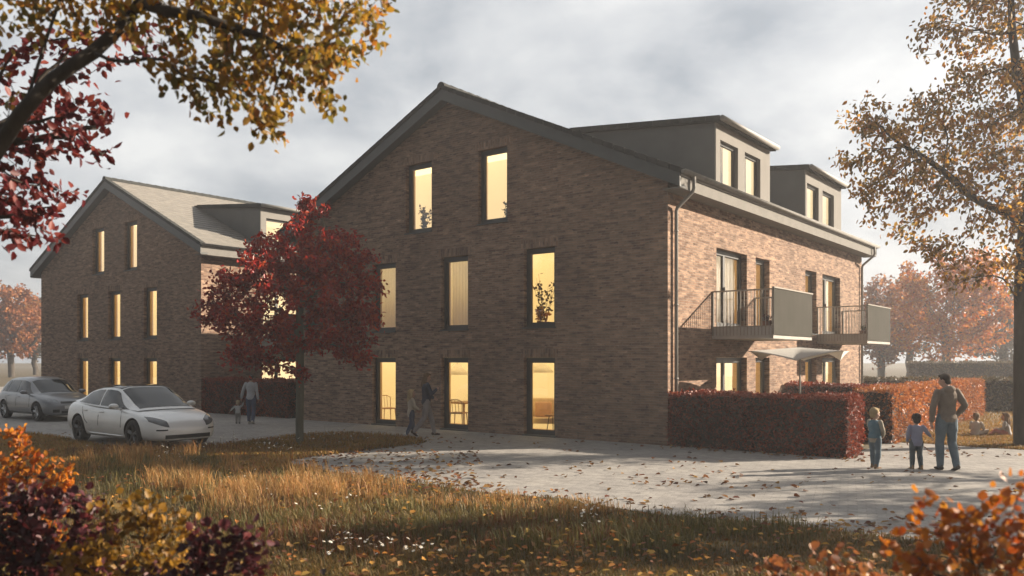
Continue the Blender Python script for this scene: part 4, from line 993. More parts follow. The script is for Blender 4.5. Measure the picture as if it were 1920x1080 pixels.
def make_car(name, label, loc, rz, paint, body, gh, wheels, wr, sedan):
    root = empty(name, loc, rz, label, 'car')
    # lower body
    B = np.array(body)                            # x, w, ztop, zshoulder, zbottom
    bm = bmesh.new(); rings = []
    for x, w, zt, zs, zb in B:
        zm = zb+(zs-zb)*.42
        half = [(0, zb), (.78*w, zb), (.955*w, zb+.05), (1.0*w, zm), (.985*w, zb+(zs-zb)*.72), (.955*w, zs), (.83*w, zs+(zt-zs)*.75), (.45*w, zt), (0, zt+.012)]
        ring = [(x, y, z) for y, z in half]+[(x, -y, z) for y, z in half[-2:0:-1]]
        rings.append(ring)
    ringloft(bm, rings); bmesh.ops.recalc_face_normals(bm, faces=bm.faces)
    o = ob('body', bm, [paint, M_black], root)
    m = o.modifiers.new('s', 'SUBSURF'); m.levels = 3; m.render_levels = 3
    cuts = []
    for wx in wheels:
        bm = bmesh.new(); bmesh.ops.create_cone(bm, cap_ends=True, segments=40, radius1=wr+.055, radius2=wr+.055, depth=2.4, matrix=Matrix.Translation((wx, 0, wr)) @ Matrix.Rotation(PI/2, 4, 'X'))
        for s in (1,):
            pass
        c = ob('arch_cutter', bm, M_black); c.parent = root; c.data.materials.clear(); c.data.materials.append(paint); c.data.materials.append(M_black)
        for f in c.data.polygons: f.material_index = 1
        b = o.modifiers.new('b', 'BOOLEAN'); b.operation = 'DIFFERENCE'; b.object = c; b.solver = 'EXACT'; cuts.append(c)
    bake(o)
    for c in cuts: me = c.data; bpy.data.objects.remove(c); bpy.data.meshes.remove(me)
    o.data.set_sharp_from_angle(angle=R(38)) if hasattr(o.data, 'set_sharp_from_angle') else None
    vv = [v.co.copy() for v in o.data.vertices]; bv = BVHTree.FromPolygons(vv, [list(p.vertices) for p in o.data.polygons])
    def side(x, z, s):
        h = bv.ray_cast(Vector((x, s*3, z)), Vector((0, -s, 0))); return h[0] if h[0] else Vector((x, s*.9, z))
    def front(y, z):
        h = bv.ray_cast(Vector((5, y, z)), Vector((-1, 0, 0))); return h[0] if h[0] else Vector((2.3, y, z))
    # underbody so light does not pass through the arches
    bm = bmesh.new(); box(bm, wheels[1]+wr*.6, wheels[0]-wr*.6, -.6, .6, .2, .5); ob('underbody', bm, M_black, root)
    # greenhouse
    G = np.array(gh)                              # x, belt half width, belt z, roof half width, roof z
    fx = lambda x, k: smooth1(x, G[:, 0], G[:, k])
    def gpt(x, u):                                # u 0 belt .. .6 roof edge .. 1 centre line
        wb, zb, wr_, zr_ = (float(fx(x, k)) for k in (1, 2, 3, 4)); zr_ = max(zr_, zb+.005); hh = zr_-zb; e = min(.07, hh*.4)
        if u <= .6: q = u/.6; y = wb+(wr_-wb)*q+.02*math.sin(PI*q)*min(1, hh*3); z = zb+(hh-e)*q
        else:
            q = (u-.6)/.4; t = q*PI/2; y = wr_*(1-q) if q > .35 else wr_*(1-q); z = zr_-e+e*math.sin(min(1, q*2.2)*PI/2)+.012*q
        return Vector((x, y, z))
    xs = np.linspace(G[0, 0], G[-1, 0], 46); us = [0, .1, .2, .3, .4, .5, .57, .6, .64, .7, .78, .88, 1]
    def patch(nm, x0, x1, u0, u1, mat, both, off, nx=16, nu=8, full=False, edge=None):
        res = []
        for s in ((1, -1) if both else (1,)):
            bm = bmesh.new(); rows = []
            for i in range(nx+1):
                uu = [u0+(u1-u0)*j/nu for j in range(nu+1)]; row = []
                for u in uu:
                    a, b = (x0, x1) if edge is None else edge((u-u0)/(u1-u0))
                    x = a+(b-a)*i/nx; p = gpt(x, u); du = gpt(x, min(1, u+.01))-gpt(x, max(0, u-.01)); dx = gpt(x+.01, u)-gpt(x-.01, u)
                    nrm = dx.cross(du); nrm = nrm.normalized() if nrm.length > 1e-8 else Vector((0, 0, 1))
                    if nrm.y < 0 and u < .6 or nrm.z < 0 and u >= .6: nrm = -nrm
                    p = p+nrm*off; row.append(Vector((p.x, p.y*s, p.z)))
                if full: row = row+[Vector((p.x, -p.y, p.z)) for p in row[-2::-1]]
                rows.append([bm.verts.new(p) for p in row])
            for a, b in zip(rows, rows[1:]):
                for j in range(len(a)-1): bm.faces.new((a[j], a[j+1], b[j+1], b[j]))
            bmesh.ops.recalc_face_normals(bm, faces=bm.faces); res.append(ob(nm, bm, mat, root, True))
        return res
    patch('cabin', G[0, 0], G[-1, 0], 0, 1, paint, False, 0, 46, 24, True)
    return root, o, side, front, patch, gpt
def wheel(root, x, y, r, rim, nsp, dark):
    s = 1 if y > 0 else -1; w = .105; bm = bmesh.new()
    prof = [(r*.68, -w), (r*.92, -w), (r*.985, -w*.8), (r, -w*.4), (r, w*.4), (r*.985, w*.8), (r*.92, w), (r*.68, w)]; n = 40
    rings = [[Vector((x+q*math.cos(2*PI*k/n), y+t, r+q*math.sin(2*PI*k/n))) for k in range(n)] for q, t in prof]; ringloft(bm, rings, False)
    t = ob('wheel', bm, M_tyre, root, True)
    bm = bmesh.new(); n = 36
    prof = [(r*.69, w*.9), (r*.64, w*.85), (r*.62, w*.3), (.001, w*.2)]
    ringloft(bm, [[Vector((x+q*math.cos(2*PI*k/n), y+s*tt, r+q*math.sin(2*PI*k/n))) for k in range(n)] for q, tt in prof], False)
    for f in bm.faces: f.material_index = 0
    n0 = len(bm.faces)
    for k in range(nsp):
        for d in (-.10, .10):
            a0 = 2*PI*k/nsp+.3; p = [(.0+.13*r, a0+d*1.8), (.67*r, a0+d)]
            pts = [Vector((x+q*math.cos(a), y+s*(w*.55+.25*w*(q/r)), r+q*math.sin(a))) for q, a in p]; tube(bm, pts, [.03, .026], 6)
    tube(bm, [Vector((x, y+s*w*.3, r)), Vector((x, y+s*w*.75, r))], .055, 14)
    bm.faces.ensure_lookup_table()
    for f in bm.faces[n0:]: f.material_index = 1
    ob('rim', bm, [M_black, rim], t, False)
def car_details(root, o, side, front, patch, gpt, spec):
    paint = spec['paint']
    for nm, x0, x1 in spec['sidewin']:
        patch(nm, *((x0[0]+x0[1])/2, (x1[0]+x1[1])/2), .05, .55, M_cglass, True, .006, 14, 6, False, edge=lambda t, x0=x0, x1=x1: (x0[0]+(x0[1]-x0[0])*t, x1[0]+(x1[1]-x1[0])*t))
    patch('windscreen', *spec['screen'], .62, 1, M_cglass, False, .007, 16, 10, True); patch('rear_window', *spec['rear'], .62, 1, M_cglass, False, .007, 16, 10, True)
    if spec.get('roof'): patch('glass_roof', *spec['roof'], .62, 1, M_cglass, False, .006, 16, 10, True)
    for s in (1, -1):
        for i, x in enumerate(spec['seams']):
            bm = bmesh.new(); pts = [side(x+dx, z, s)+Vector((0, s*.0, 0)) for z, dx in spec['seamz'][i]]
            tube(bm, pts, .009, 5); ob('door_seam', bm, M_black, root)
        bm = bmesh.new(); x0, x1, z = spec['sill']; tube(bm, [side(x0+(x1-x0)*k/8, z, s) for k in range(9)], [.006]+[.02]*7+[.006], 6); ob('side_skirt', bm, spec.get('skirt', M_black), root, True)
        for x, z in spec['handles']:
            p = side(x, z, s); bm = bmesh.new(); box(bm, p.x-.1, p.x+.1, min(p.y, p.y+s*.02), max(p.y, p.y+s*.02), z-.014, z+.014); bevel(bm, .006); ob('door_handle', bm, paint, root)
        mx, mz = spec['mirror']; p = Vector((mx, s*spec['mirw'], mz)); bm = bmesh.new(); ball(bm, p, (.085, .12, .07), 14, 10); tube(bm, [p+Vector((-.0, -s*.05, -.04)), p+Vector((.03, -s*.17, -.07))], [.025, .03], 6); ob('wing_mirror', bm, paint, root, True)
        bm = bmesh.new()
        (y0, z0), (y1, z1), hgt = spec['lamp']; rows = []
        for i in range(9):
            t = i/8; y = y0+(y1-y0)*t; z = z0+(z1-z0)*t; h = hgt*(.35+.65*math.sin(PI*min(1, .25+t*.6)))
            rows.append([bm.verts.new(front(s*y, z-h*(.5-j/4))+Vector((.008, 0, .002))) for j in range(5)])
        for a, b in zip(rows, rows[1:]):
            for j in range(4): bm.faces.new((a[j], a[j+1], b[j+1], b[j]))
        bmesh.ops.recalc_face_normals(bm, faces=bm.faces); ob('headlight', bm, spec['lampmat'], root, True)
        for wx in spec['wheels']: wheel(root, wx, s*spec['track'], spec['wr'], spec['rim'], spec['nsp'], True)
        for (ya, yb, z, h) in spec.get('slots', ()):
            bm = bmesh.new(); rows = [[bm.verts.new(front(s*(ya+(yb-ya)*i/6), z+q)+Vector((.006, 0, 0))) for q in (-h, h)] for i in range(7)]
            for a, b in zip(rows, rows[1:]): bm.faces.new((a[0], a[1], b[1], b[0]))
            ob('fog_light_slot', bm, M_black, root)
    for nm, w, z0, z1, mat in spec['grille']:
        bm = bmesh.new(); rows = [[bm.verts.new(front(w*(i/10-1), z0+(z1-z0)*j/3+(.0))+Vector((.007, 0, 0))) for j in range(4)] for i in range(21)]
        for a, b in zip(rows, rows[1:]):
            for j in range(3): bm.faces.new((a[j], a[j+1], b[j+1], b[j]))
        ob(nm, bm, mat, root, True)
sb = [(-2.34, .55, .66, .6, .42), (-2.30, .74, .88, .72, .34), (-2.2, .84, 1.03, .84, .28), (-1.9, .905, 1.06, .93, .22), (-1.44, .925, 1.03, .95, .18), (-.7, .918, .96, .92, .17), (.1, .912, .93, .90, .17), (.8, .915, .93, .885, .17), (1.15, .92, .915, .86, .17), (1.5, .918, .855, .815, .17), (1.85, .885, .775, .74, .18), (2.1, .80, .70, .655, .18), (2.25, .68, .60, .55, .19), (2.335, .5, .48, .44, .22)]
sg = [(-2.12, .66, 1.03, .56, 1.04), (-1.75, .75, 1.0, .58, 1.175), (-1.2, .83, .965, .62, 1.345), (-.6, .86, .935, .645, 1.435), (-.1, .865, .92, .65, 1.455), (.3, .86, .905, .645, 1.43), (.72, .83, .895, .66, 1.235), (1.3, .75, .885, .68, .93), (1.38, .74, .87, .68, .88)]
k = make_car('parked_car', 'silver-white saloon car with dark glass roof parked in front beside the grass', (-9.38, 20.95, 0), R(-39), M_silver, sb, sg, (1.40, -1.40), .335, True)
car_details(*k, dict(paint=M_silver, sidewin=[('side_window', (-.26, -.26), (1.06, .42)), ('side_window', (-1.62, -1.1), (-.33, -.33))], screen=(.38, 1.28), rear=(-1.98, -1.02), roof=(-.95, .33), seams=[.86, -.29, -1.12],
    seamz=[[(.24, -.04), (.5, 0), (.7, .01), (.85, -.02)], [(.24, 0), (.5, 0), (.7, 0), (.9, 0)], [(.5, .26), (.6, .1), (.75, 0), (.9, -.06)]], sill=(-1.0, 1.0, .27), skirt=M_silver, handles=[(-.13, .80), (-1.0, .82)], mirror=(.70, .97), mirw=.99, lamp=((.46, .59), (.80, .71), .17), lampmat=M_lampd,
    wheels=(1.40, -1.40), track=.80, wr=.335, rim=M_rimd, nsp=5, slots=[(.50, .72, .46, .016)], grille=[('lower_grille', .56, .255, .345, M_black), ('bumper_lip', .72, .185, .215, M_black)]))
hb = [(-1.98, .55, .7, .62, .42), (-1.95, .78, .93, .80, .32), (-1.85, .85, .97, .9, .27), (-1.4, .885, .98, .93, .2), (-.6, .885, .96, .92, .19), (.3, .885, .95, .91, .19), (.85, .885, .955, .885, .19), (1.2, .88, .92, .85, .2), (1.6, .855, .84, .77, .2), (1.9, .77, .745, .67, .2), (2.04, .66, .63, .56, .2), (2.1, .5, .5, .45, .24)]
hg = [(-1.97, .72, .93, .56, .95), (-1.9, .74, .93, .57, 1.12), (-1.7, .78, .93, .585, 1.33), (-1.3, .80, .92, .60, 1.44), (-.5, .815, .91, .61, 1.47), (0, .815, .90, .61, 1.455), (.3, .81, .90, .605, 1.40), (.65, .78, .895, .61, 1.22), (1.12, .70, .90, .62, .95), (1.2, .68, .88, .62, .89)]
k = make_car('parked_car', 'grey hatchback car parked in the mist at the left edge, behind the silver saloon', (-16.5, 29.4, 0), R(-38), M_greyp, hb, hg, (1.33, -1.28), .315, False)
car_details(*k, dict(paint=M_greyp, sidewin=[('side_window', (-.2, -.2), (.9, .36)), ('side_window', (-1.05, -1.0), (-.27, -.27)), ('quarter_window', (-1.6, -1.4), (-1.12, -1.06))], screen=(.36, 1.10), rear=(-1.95, -1.62), seams=[.82, -.23, -1.08],
    seamz=[[(.26, -.04), (.5, 0), (.7, .01), (.85, -.02)], [(.26, 0), (.5, 0), (.7, 0), (.88, 0)], [(.5, .22), (.6, .1), (.75, 0), (.9, -.06)]], sill=(-.9, .9, .28), handles=[(-.06, .80), (-.95, .81)], mirror=(.66, .97), mirw=.97, lamp=((.42, .66), (.76, .74), .15), lampmat=M_lamp,
    wheels=(1.33, -1.28), track=.765, wr=.315, rim=M_rim, nsp=7, slots=[(.42, .62, .36, .05)], grille=[('grille', .36, .60, .67, M_black), ('lower_grille', .36, .27, .36, M_black), ('number_plate', .26, .43, .53, M_plate)]))

# ------------------------------------------------------------------ people
M_skin = plain('skin', (.42, .25, .18), .55, 0, .06); 
def cloth(name, col, var=.14):
    return plain(name, col, .9, 0, var, 7, .25, .2)
J0 = dict(pelvis=(0, 0, .95), spine=(0, .0, 1.13), chest=(0, .0, 1.30), neck=(0, -.01, 1.475), head=(0, .025, 1.625),
          shL=(-.18, -.01, 1.42), elL=(-.235, -.03, 1.14), wrL=(-.25, .03, .90), shR=(.18, -.01, 1.42), elR=(.235, -.03, 1.14), wrR=(.25, .03, .90),
          hiL=(-.088, 0, .92), knL=(-.10, .015, .50), anL=(-.105, -.02, .085), hiR=(.088, 0, .92), knR=(.10, .015, .50), anR=(.105, -.02, .085))
def remesh(o, vox, sm=6, disp=0):
    m = o.modifiers.new('r', 'REMESH'); m.mode = 'VOXEL'; m.voxel_size = vox
    m = o.modifiers.new('s', 'SMOOTH'); m.iterations = sm; m.factor = .5
    if disp:
        if 'folds' not in bpy.data.textures: tx = bpy.data.textures.new('folds', 'CLOUDS'); tx.noise_scale = .09; tx.noise_depth = 2
        m = o.modifiers.new('d', 'DISPLACE'); m.texture = bpy.data.textures['folds']; m.strength = disp; m.mid_level = .5
    return bake(o)
def person(label, loc, rz, H, top, bottom, shoes, hair, J=None, hs=1.0, yaw=0, pitch=0, hairkind='short', sleeve='long', feetdir=(0, 0), topname='jacket', group=None, skirt=0, hood=False, build=1.0, vest=None, shirt_low=0, foot_up=(0, 0), vox=.0075):
    s = H/1.75; j = {k: Vector(v) for k, v in J0.items()}
    for k, v in (J or {}).items(): j[k] = Vector(v)
    j = {k: v*s for k, v in j.items()}; kid = hs > 1.12
    if kid:                                        # children: larger head on a shorter neck, scaled back to the height
        for k in j: j[k].z *= (1-.045*(hs-1)*6) if k not in ('head',) else 1
        j['head'] = j['neck']+Vector((0, .02*s, .125*s*hs))
    root = empty('person', loc, rz, label, 'person', group); w = s*build
    def P(c, d, k): return j[c]+(j[d]-j[c])*k
    def torso(bm, g, z0=-.09, ztop=1.0, collar=True):
        ax = [(j['pelvis']+Vector((0, -.005, z0*s)), .125, .10), (j['pelvis']+Vector((0, -.012*s, -.02*s)), .16, .118), (P('pelvis', 'spine', .55), .148, .105), (j['spine'], .138, .10), (P('spine', 'chest', .6), .155, .112), (j['chest'], .165, .118), (P('chest', 'neck', .5), .165, .105), (P('chest', 'neck', .8), .125, .082), (P('chest', 'neck', 1.0), .062, .062)]
        r_ = []
        for c, a, b in ax:
            r_.append([c+Vector(((a*w+g)*math.cos(t)*(1-.06*math.cos(2*t)), (b*w+g)*math.sin(t), 0)) for t in [2*PI*k/20 for k in range(20)]])
        ringloft(bm, r_)
    def limb(bm, names, rad, g, n=12):
        pts = []; rr = []
        for i in range(len(names)-1):
            a, b = j[names[i]], j[names[i+1]]
            for t in (0, .25, .5, .75) if i < len(names)-2 else (0, .25, .5, .75, 1):
                pts.append(a+(b-a)*t); ra, rb = rad[i], rad[i+1]; bulge = 1+(.10 if .2 < t < .6 else 0); rr.append((ra+(rb-ra)*t)*bulge*w+g)
        tube(bm, pts, rr, n)
        for nme, r_ in zip(names, rad): ball(bm, j[nme], r_*w+g, 12, 8)
    # body: one continuous surface
    bm = bmesh.new(); torso(bm, -.012*s)
    tube(bm, [P('chest', 'neck', .8), j['neck'], j['head']-Vector((0, .012, .03))*s], [.06*w, .052*w, .05*w], 12)
    for q in 'LR':
        limb(bm, ['sh'+q, 'el'+q, 'wr'+q], [.048, .037, .024], 0); limb(bm, ['hi'+q, 'kn'+q, 'an'+q], [.085, .055, .036], -.01*s)
        # hand: palm, four fingers of different lengths and a thumb from the side
        d = (j['wr'+q]-j['el'+q]).normalized(); sg = -1 if q == 'L' else 1
        ind = Vector((-sg, 0, 0)); ind = (ind-d*ind.dot(d)).normalized(); fw = d.cross(ind); fw = -fw if fw.y < 0 else fw
        pc = j['wr'+q]+d*.05*s*hs**.5; hs2 = s*hs**.5
        M3 = Matrix((fw, ind, d)).transposed(); ball(bm, pc, (.042*hs2, .017*hs2, .052*hs2), 12, 8, M3)
        for i, (off, ln) in enumerate(((.031, .066), (.0105, .075), (-.0105, .070), (-.031, .055))):
            a = pc+fw*off*hs2+d*.042*hs2; m1 = a+d*ln*.5*hs2+ind*.008*hs2; e = m1+d*ln*.42*hs2+ind*.022*hs2
            tube(bm, [a-d*.01*hs2, m1, e], [.0105*hs2, .0095*hs2, .008*hs2], 6)
        a = pc+fw*.036*hs2-d*.02*hs2; tube(bm, [a, a+(fw*.7+d*.7)*.04*hs2+ind*.008*hs2, a+(fw*.55+d*.9)*.065*hs2+ind*.018*hs2], [.013*hs2, .011*hs2, .0085*hs2], 6)
        ft = j['an'+q]; ball(bm, ft+Vector((0, .03, -.03))*s, (.035*s, .07*s, .03*s), 10, 6)
    Rh = Matrix.Rotation(yaw, 3, 'Z') @ Matrix.Rotation(pitch, 3, 'X'); hc = j['head']; h = s*hs
    L = lambda x, y, z: hc+Rh @ Vector((x*h, y*h, z*h))
    ball(bm, L(0, -.008, .025), (.076*h, .094*h, .092*h), 18, 12, Rh); ball(bm, L(0, .022, -.045), (.058*h, .066*h, .068*h), 16, 10, Rh); ball(bm, L(0, .052, -.09), (.03*h, .026*h, .022*h), 10, 6, Rh)
    tube(bm, [L(0, .088, .015), L(0, .108, -.025), L(0, .092, -.036)], [.009*h, .014*h, .013*h], 8)                     # nose
    for q in (-1, 1):
        ball(bm, L(q*.077, -.004, -.008), (.012*h, .022*h, .032*h), 8, 6, Rh); ball(bm, L(q*.03, .078, .03), (.026*h, .012*h, .009*h), 8, 6, Rh)
        ball(bm, L(q*.042, .062, -.03), (.022*h, .02*h, .02*h), 8, 6, Rh)
    ball(bm, L(0, .083, -.062), (.024*h, .012*h, .009*h), 10, 6, Rh)                                                    # lips
    body = ob('body', bm, M_skin, root); remesh(body, vox*max(s, .7), 4)
    bm = bmesh.new()
    for q in (-1, 1): ball(bm, L(q*.031, .079, .012), (.0125*h, .007*h, .007*h), 8, 6, Rh)
    ob('eyes', bm, M_dark, root, True)
    # trousers
    bm = bmesh.new(); g = .014*s
    ax = [(j['pelvis']+Vector((0, -.005, -.11*s)), .13, .10), (j['pelvis']+Vector((0, -.012*s, -.03*s)), .163, .12), (P('pelvis', 'spine', .45), .152, .108)]
    ringloft(bm, [[c+Vector(((a*w+g*.6)*math.cos(t), (b*w+g*.6)*math.sin(t), 0)) for t in [2*PI*k/20 for k in range(20)]] for c, a, b in ax])
    for q in 'LR': limb(bm, ['hi'+q, 'kn'+q, 'an'+q], [.088, .06, .046], g)
    o = ob('trousers', bm, cloth('trouser_cloth', bottom), root); remesh(o, .011*max(s, .7), 4, .012*s)
    # shoes
    for q, fy in zip('LR', feetdir):
        a = j['an'+q]; bm = bmesh.new(); Rf = Matrix.Rotation(fy, 3, 'Z') @ Matrix.Rotation(foot_up['LR'.index(q)], 3, 'X'); k = s*(1.1 if kid else 1)
        f = lambda x, y, z: a+Rf @ Vector((x*k, y*k, z*k))
        ball(bm, f(0, -.035, -.038), (.04*k, .05*k, .043*k), 12, 8, Rf); ball(bm, f(0, .05, -.05), (.043*k, .085*k, .034*k), 12, 8, Rf); ball(bm, f(0, .12, -.056), (.042*k, .055*k, .026*k), 12, 8, Rf); tube(bm, [f(0, -.02, -.04), f(0, -.012, .05)], [.042*k, .044*k], 10)
        o = ob('shoe', bm, cloth('shoe_leather', shoes), root); remesh(o, .008*max(s, .7), 3)
    # top
    bm = bmesh.new(); g = .016*s
    torso(bm, g, -.09-.10*skirt if not shirt_low else -.09-shirt_low)
    for q in 'LR':
        if sleeve == 'long': limb(bm, ['sh'+q, 'el'+q, 'wr'+q], [.052, .044, .033], g*.7)
        elif sleeve == 'short':
            j['_m'] = P('sh'+q, 'el'+q, .72); limb(bm, ['sh'+q, '_m'], [.056, .052], g)
    if hood: ball(bm, j['neck']+Vector((0, -.085, -.015))*s, (.11*s, .06*s, .075*s), 14, 8)
    tube(bm, [P('chest', 'neck', .75), P('chest', 'neck', 1.08)], [.075*w, .064*w], 14)
    o = ob(topname, bm, cloth(topname+'_cloth', top), root); remesh(o, .010*max(s, .7), 4, .016*s)
    if vest:
        bm = bmesh.new(); torso(bm, g+.016*s, -.02)
        o = ob('vest', bm, cloth('vest_cloth', vest), root); remesh(o, .012*max(s, .7), 4, .02*s)
    # hair
    bm = bmesh.new()
    if hairkind == 'cap':
        ball(bm, L(0, -.012, .05), (.088*h, .104*h, .082*h), 18, 10, Rh); ball(bm, L(0, .095, .045), (.06*h, .05*h, .012*h), 12, 6, Rh); nm = 'cap'
    else:
        nm = 'hair'; ball(bm, L(0, -.026, .042), (.087*h, .097*h, .088*h), 18, 12, Rh); ball(bm, L(0, -.055, -.02), (.074*h, .055*h, .075*h), 14, 10, Rh); ball(bm, L(0, .045, .1), (.06*h, .045*h, .022*h), 12, 8, Rh)
        if hairkind == 'long':
            for x, y in ((0, -.085), (-.05, -.06), (.05, -.06), (-.075, -.02), (.075, -.02)): tube(bm, [L(x*.9, y*.8, .03), L(x, y, -.06), L(x*1.1, y*1.15, -.15), L(x*.9, y*1.2, -.25), L(x*.6, y*1.1, -.3)], [.03*h, .038*h, .036*h, .028*h, .012*h], 8)
        if hairkind == 'bun': ball(bm, L(0, -.125, .05), (.04*h, .04*h, .04*h), 12, 8, Rh)
        if hairkind == 'curly':
            rr = random.Random(4)
            for _ in range(46):
                v = Vector((rr.gauss(0, 1), rr.gauss(-.5, 1), rr.gauss(.6, .8))).normalized(); ball(bm, L(v.x*.08, -.015+v.y*.09, .035+v.z*.08), .024*h, 7, 5)
    o = ob(nm, bm, cloth('hair_strands' if nm == 'hair' else 'cap_cloth', hair, .25), root); remesh(o, .009*max(h, .7), 2, .012*h)
    return root
gp = dict
person('man in taupe hooded jacket and jeans walking away hand in hand with a boy', (8.23, 15.74, 0), R(4), 1.83, (.20, .165, .135), (.13, .17, .20), (.07, .06, .055), (.035, .024, .018),
       J=gp(elL=(-.27, -.02, 1.15), wrL=(-.265, .03, .90), elR=(.305, -.07, 1.17), wrR=(.215, .045, .99), knL=(-.115, .03, .50), anL=(-.135, -.02, .085), knR=(.10, .0, .50), anR=(.085, -.16, .10), head=(-.02, .04, 1.615), shL=(-.178, -.01, 1.405), shR=(.178, -.01, 1.42)), yaw=R(38), pitch=R(-14), hood=True, build=1.03, foot_up=(0, R(-18)))
person('small curly-haired boy in a lavender-blue top held by the hand of the man', (7.70, 15.83, 0), R(-3), 1.12, (.24, .25, .34), (.09, .11, .125), (.26, .17, .09), (.035, .028, .024),
       J=gp(elR=(.33, .02, 1.22), wrR=(.40, .02, 1.13), elL=(-.235, .02, 1.15), wrL=(-.21, .12, .95), knL=(-.1, .05, .50), anL=(-.11, .03, .085), anR=(.115, -.05, .085)), hs=1.42, yaw=R(-6), hairkind='curly', topname='sweater', shirt_low=.06, build=1.08)
person('fair-haired boy in a teal vest with pale sleeves, standing left of the others', (6.97, 15.97, 0), R(-62), 1.22, (.34, .30, .24), (.12, .16, .19), (.20, .13, .08), (.36, .27, .15),
       J=gp(elL=(-.2, .06, 1.16), wrL=(-.13, .20, 1.0), elR=(.22, .05, 1.16), wrR=(.12, .20, 1.02), knL=(-.1, .04, .5), anL=(-.1, .05, .085), anR=(.1, -.06, .085)), hs=1.36, yaw=R(-12), pitch=R(-8), topname='sweater', vest=(.10, .17, .21), shirt_low=.05)
person('dark-haired woman in a pale grey top and blue jeans leading a toddler', (-8.43, 26.84, 0), R(-6), 1.60, (.42, .42, .44), (.09, .11, .17), (.45, .42, .38), (.025, .018, .015),
       J=gp(elL=(-.29, -.01, 1.16), wrL=(-.36, .04, .93), knL=(-.1, .06, .51), anL=(-.1, .08, .09), anR=(.12, -.12, .11)), yaw=R(20), hairkind='bun', topname='blouse', build=.94, foot_up=(0, R(-20)))
person('fair-haired toddler in a pale top reaching up to the woman in grey', (-8.90, 27.0, 0), R(5), .82, (.45, .45, .44), (.26, .25, .23), (.05, .04, .04), (.34, .26, .16),
       J=gp(elR=(.30, .02, 1.5), wrR=(.36, .03, 1.7), elL=(-.32, .03, 1.30), wrL=(-.48, .03, 1.1), knL=(-.11, .05, .5), anL=(-.12, .05, .085), anR=(.12, -.05, .085)), hs=1.6, topname='sweater', build=1.12)
person('long-haired woman in a navy top and grey trousers striding past the gable windows', (-2.34, 22.72, 0), R(-72), 1.72, (.05, .06, .09), (.27, .245, .24), (.07, .045, .035), (.16, .1, .055),
       J=gp(elR=(.22, .10, 1.17), wrR=(.05, .27, 1.28), elL=(-.22, .06, 1.15), wrL=(-.12, .22, 1.05), knL=(-.10, .16, .52), anL=(-.08, .24, .085), knR=(.09, -.08, .50), anR=(.07, -.36, .14)), yaw=R(-12), pitch=R(-14), hairkind='long', topname='sweater', build=.95, foot_up=(0, R(-35)))
person('blonde girl in a beige cardigan and navy jeans beside the striding woman', (-2.74, 22.62, 0), R(-66), 1.33, (.5, .43, .34), (.07, .085, .13), (.55, .53, .5), (.40, .30, .17),
       J=gp(elR=(.22, .06, 1.16), wrR=(.16, .22, 1.04), elL=(-.22, .04, 1.15), wrL=(-.15, .2, 1.0), knL=(-.1, .08, .51), anL=(-.1, .12, .085), knR=(.1, -.02, .5), anR=(.1, -.2, .11)), hs=1.28, yaw=R(-10), hairkind='long', topname='cardigan', shirt_low=.10, foot_up=(0, R(-25)))
SIT = dict(pelvis=(0, 0, .14), spine=(0, .02, .32), chest=(0, .06, .49), neck=(0, .07, .665), head=(0, .11, .81), shL=(-.18, .06, .61), shR=(.18, .06, .61), elL=(-.24, .12, .36), wrL=(-.16, .34, .30), elR=(.24, .12, .36), wrR=(.16, .34, .30), hiL=(-.1, .03, .13), hiR=(.1, .03, .13), knL=(-.26, .40, .26), knR=(.26, .40, .26), anL=(-.05, .58, .09), anR=(.08, .62, .09))
person('child in a white top sitting on the grass at the right, nearer the hedge', (12.55, 22.5, 0), R(-50), 1.2, (.55, .52, .48), (.42, .33, .27), (.3, .2, .16), (.22, .16, .10), J=SIT, hs=1.4, topname='sweater', group=None)
person('child in pink trousers sitting on the grass close to the amber tree trunk', (13.42, 22.5, 0), R(48), 1.2, (.38, .37, .36), (.45, .2, .17), (.5, .48, .45), (.2, .13, .08), J=SIT, hs=1.4, topname='sweater', hairkind='long')

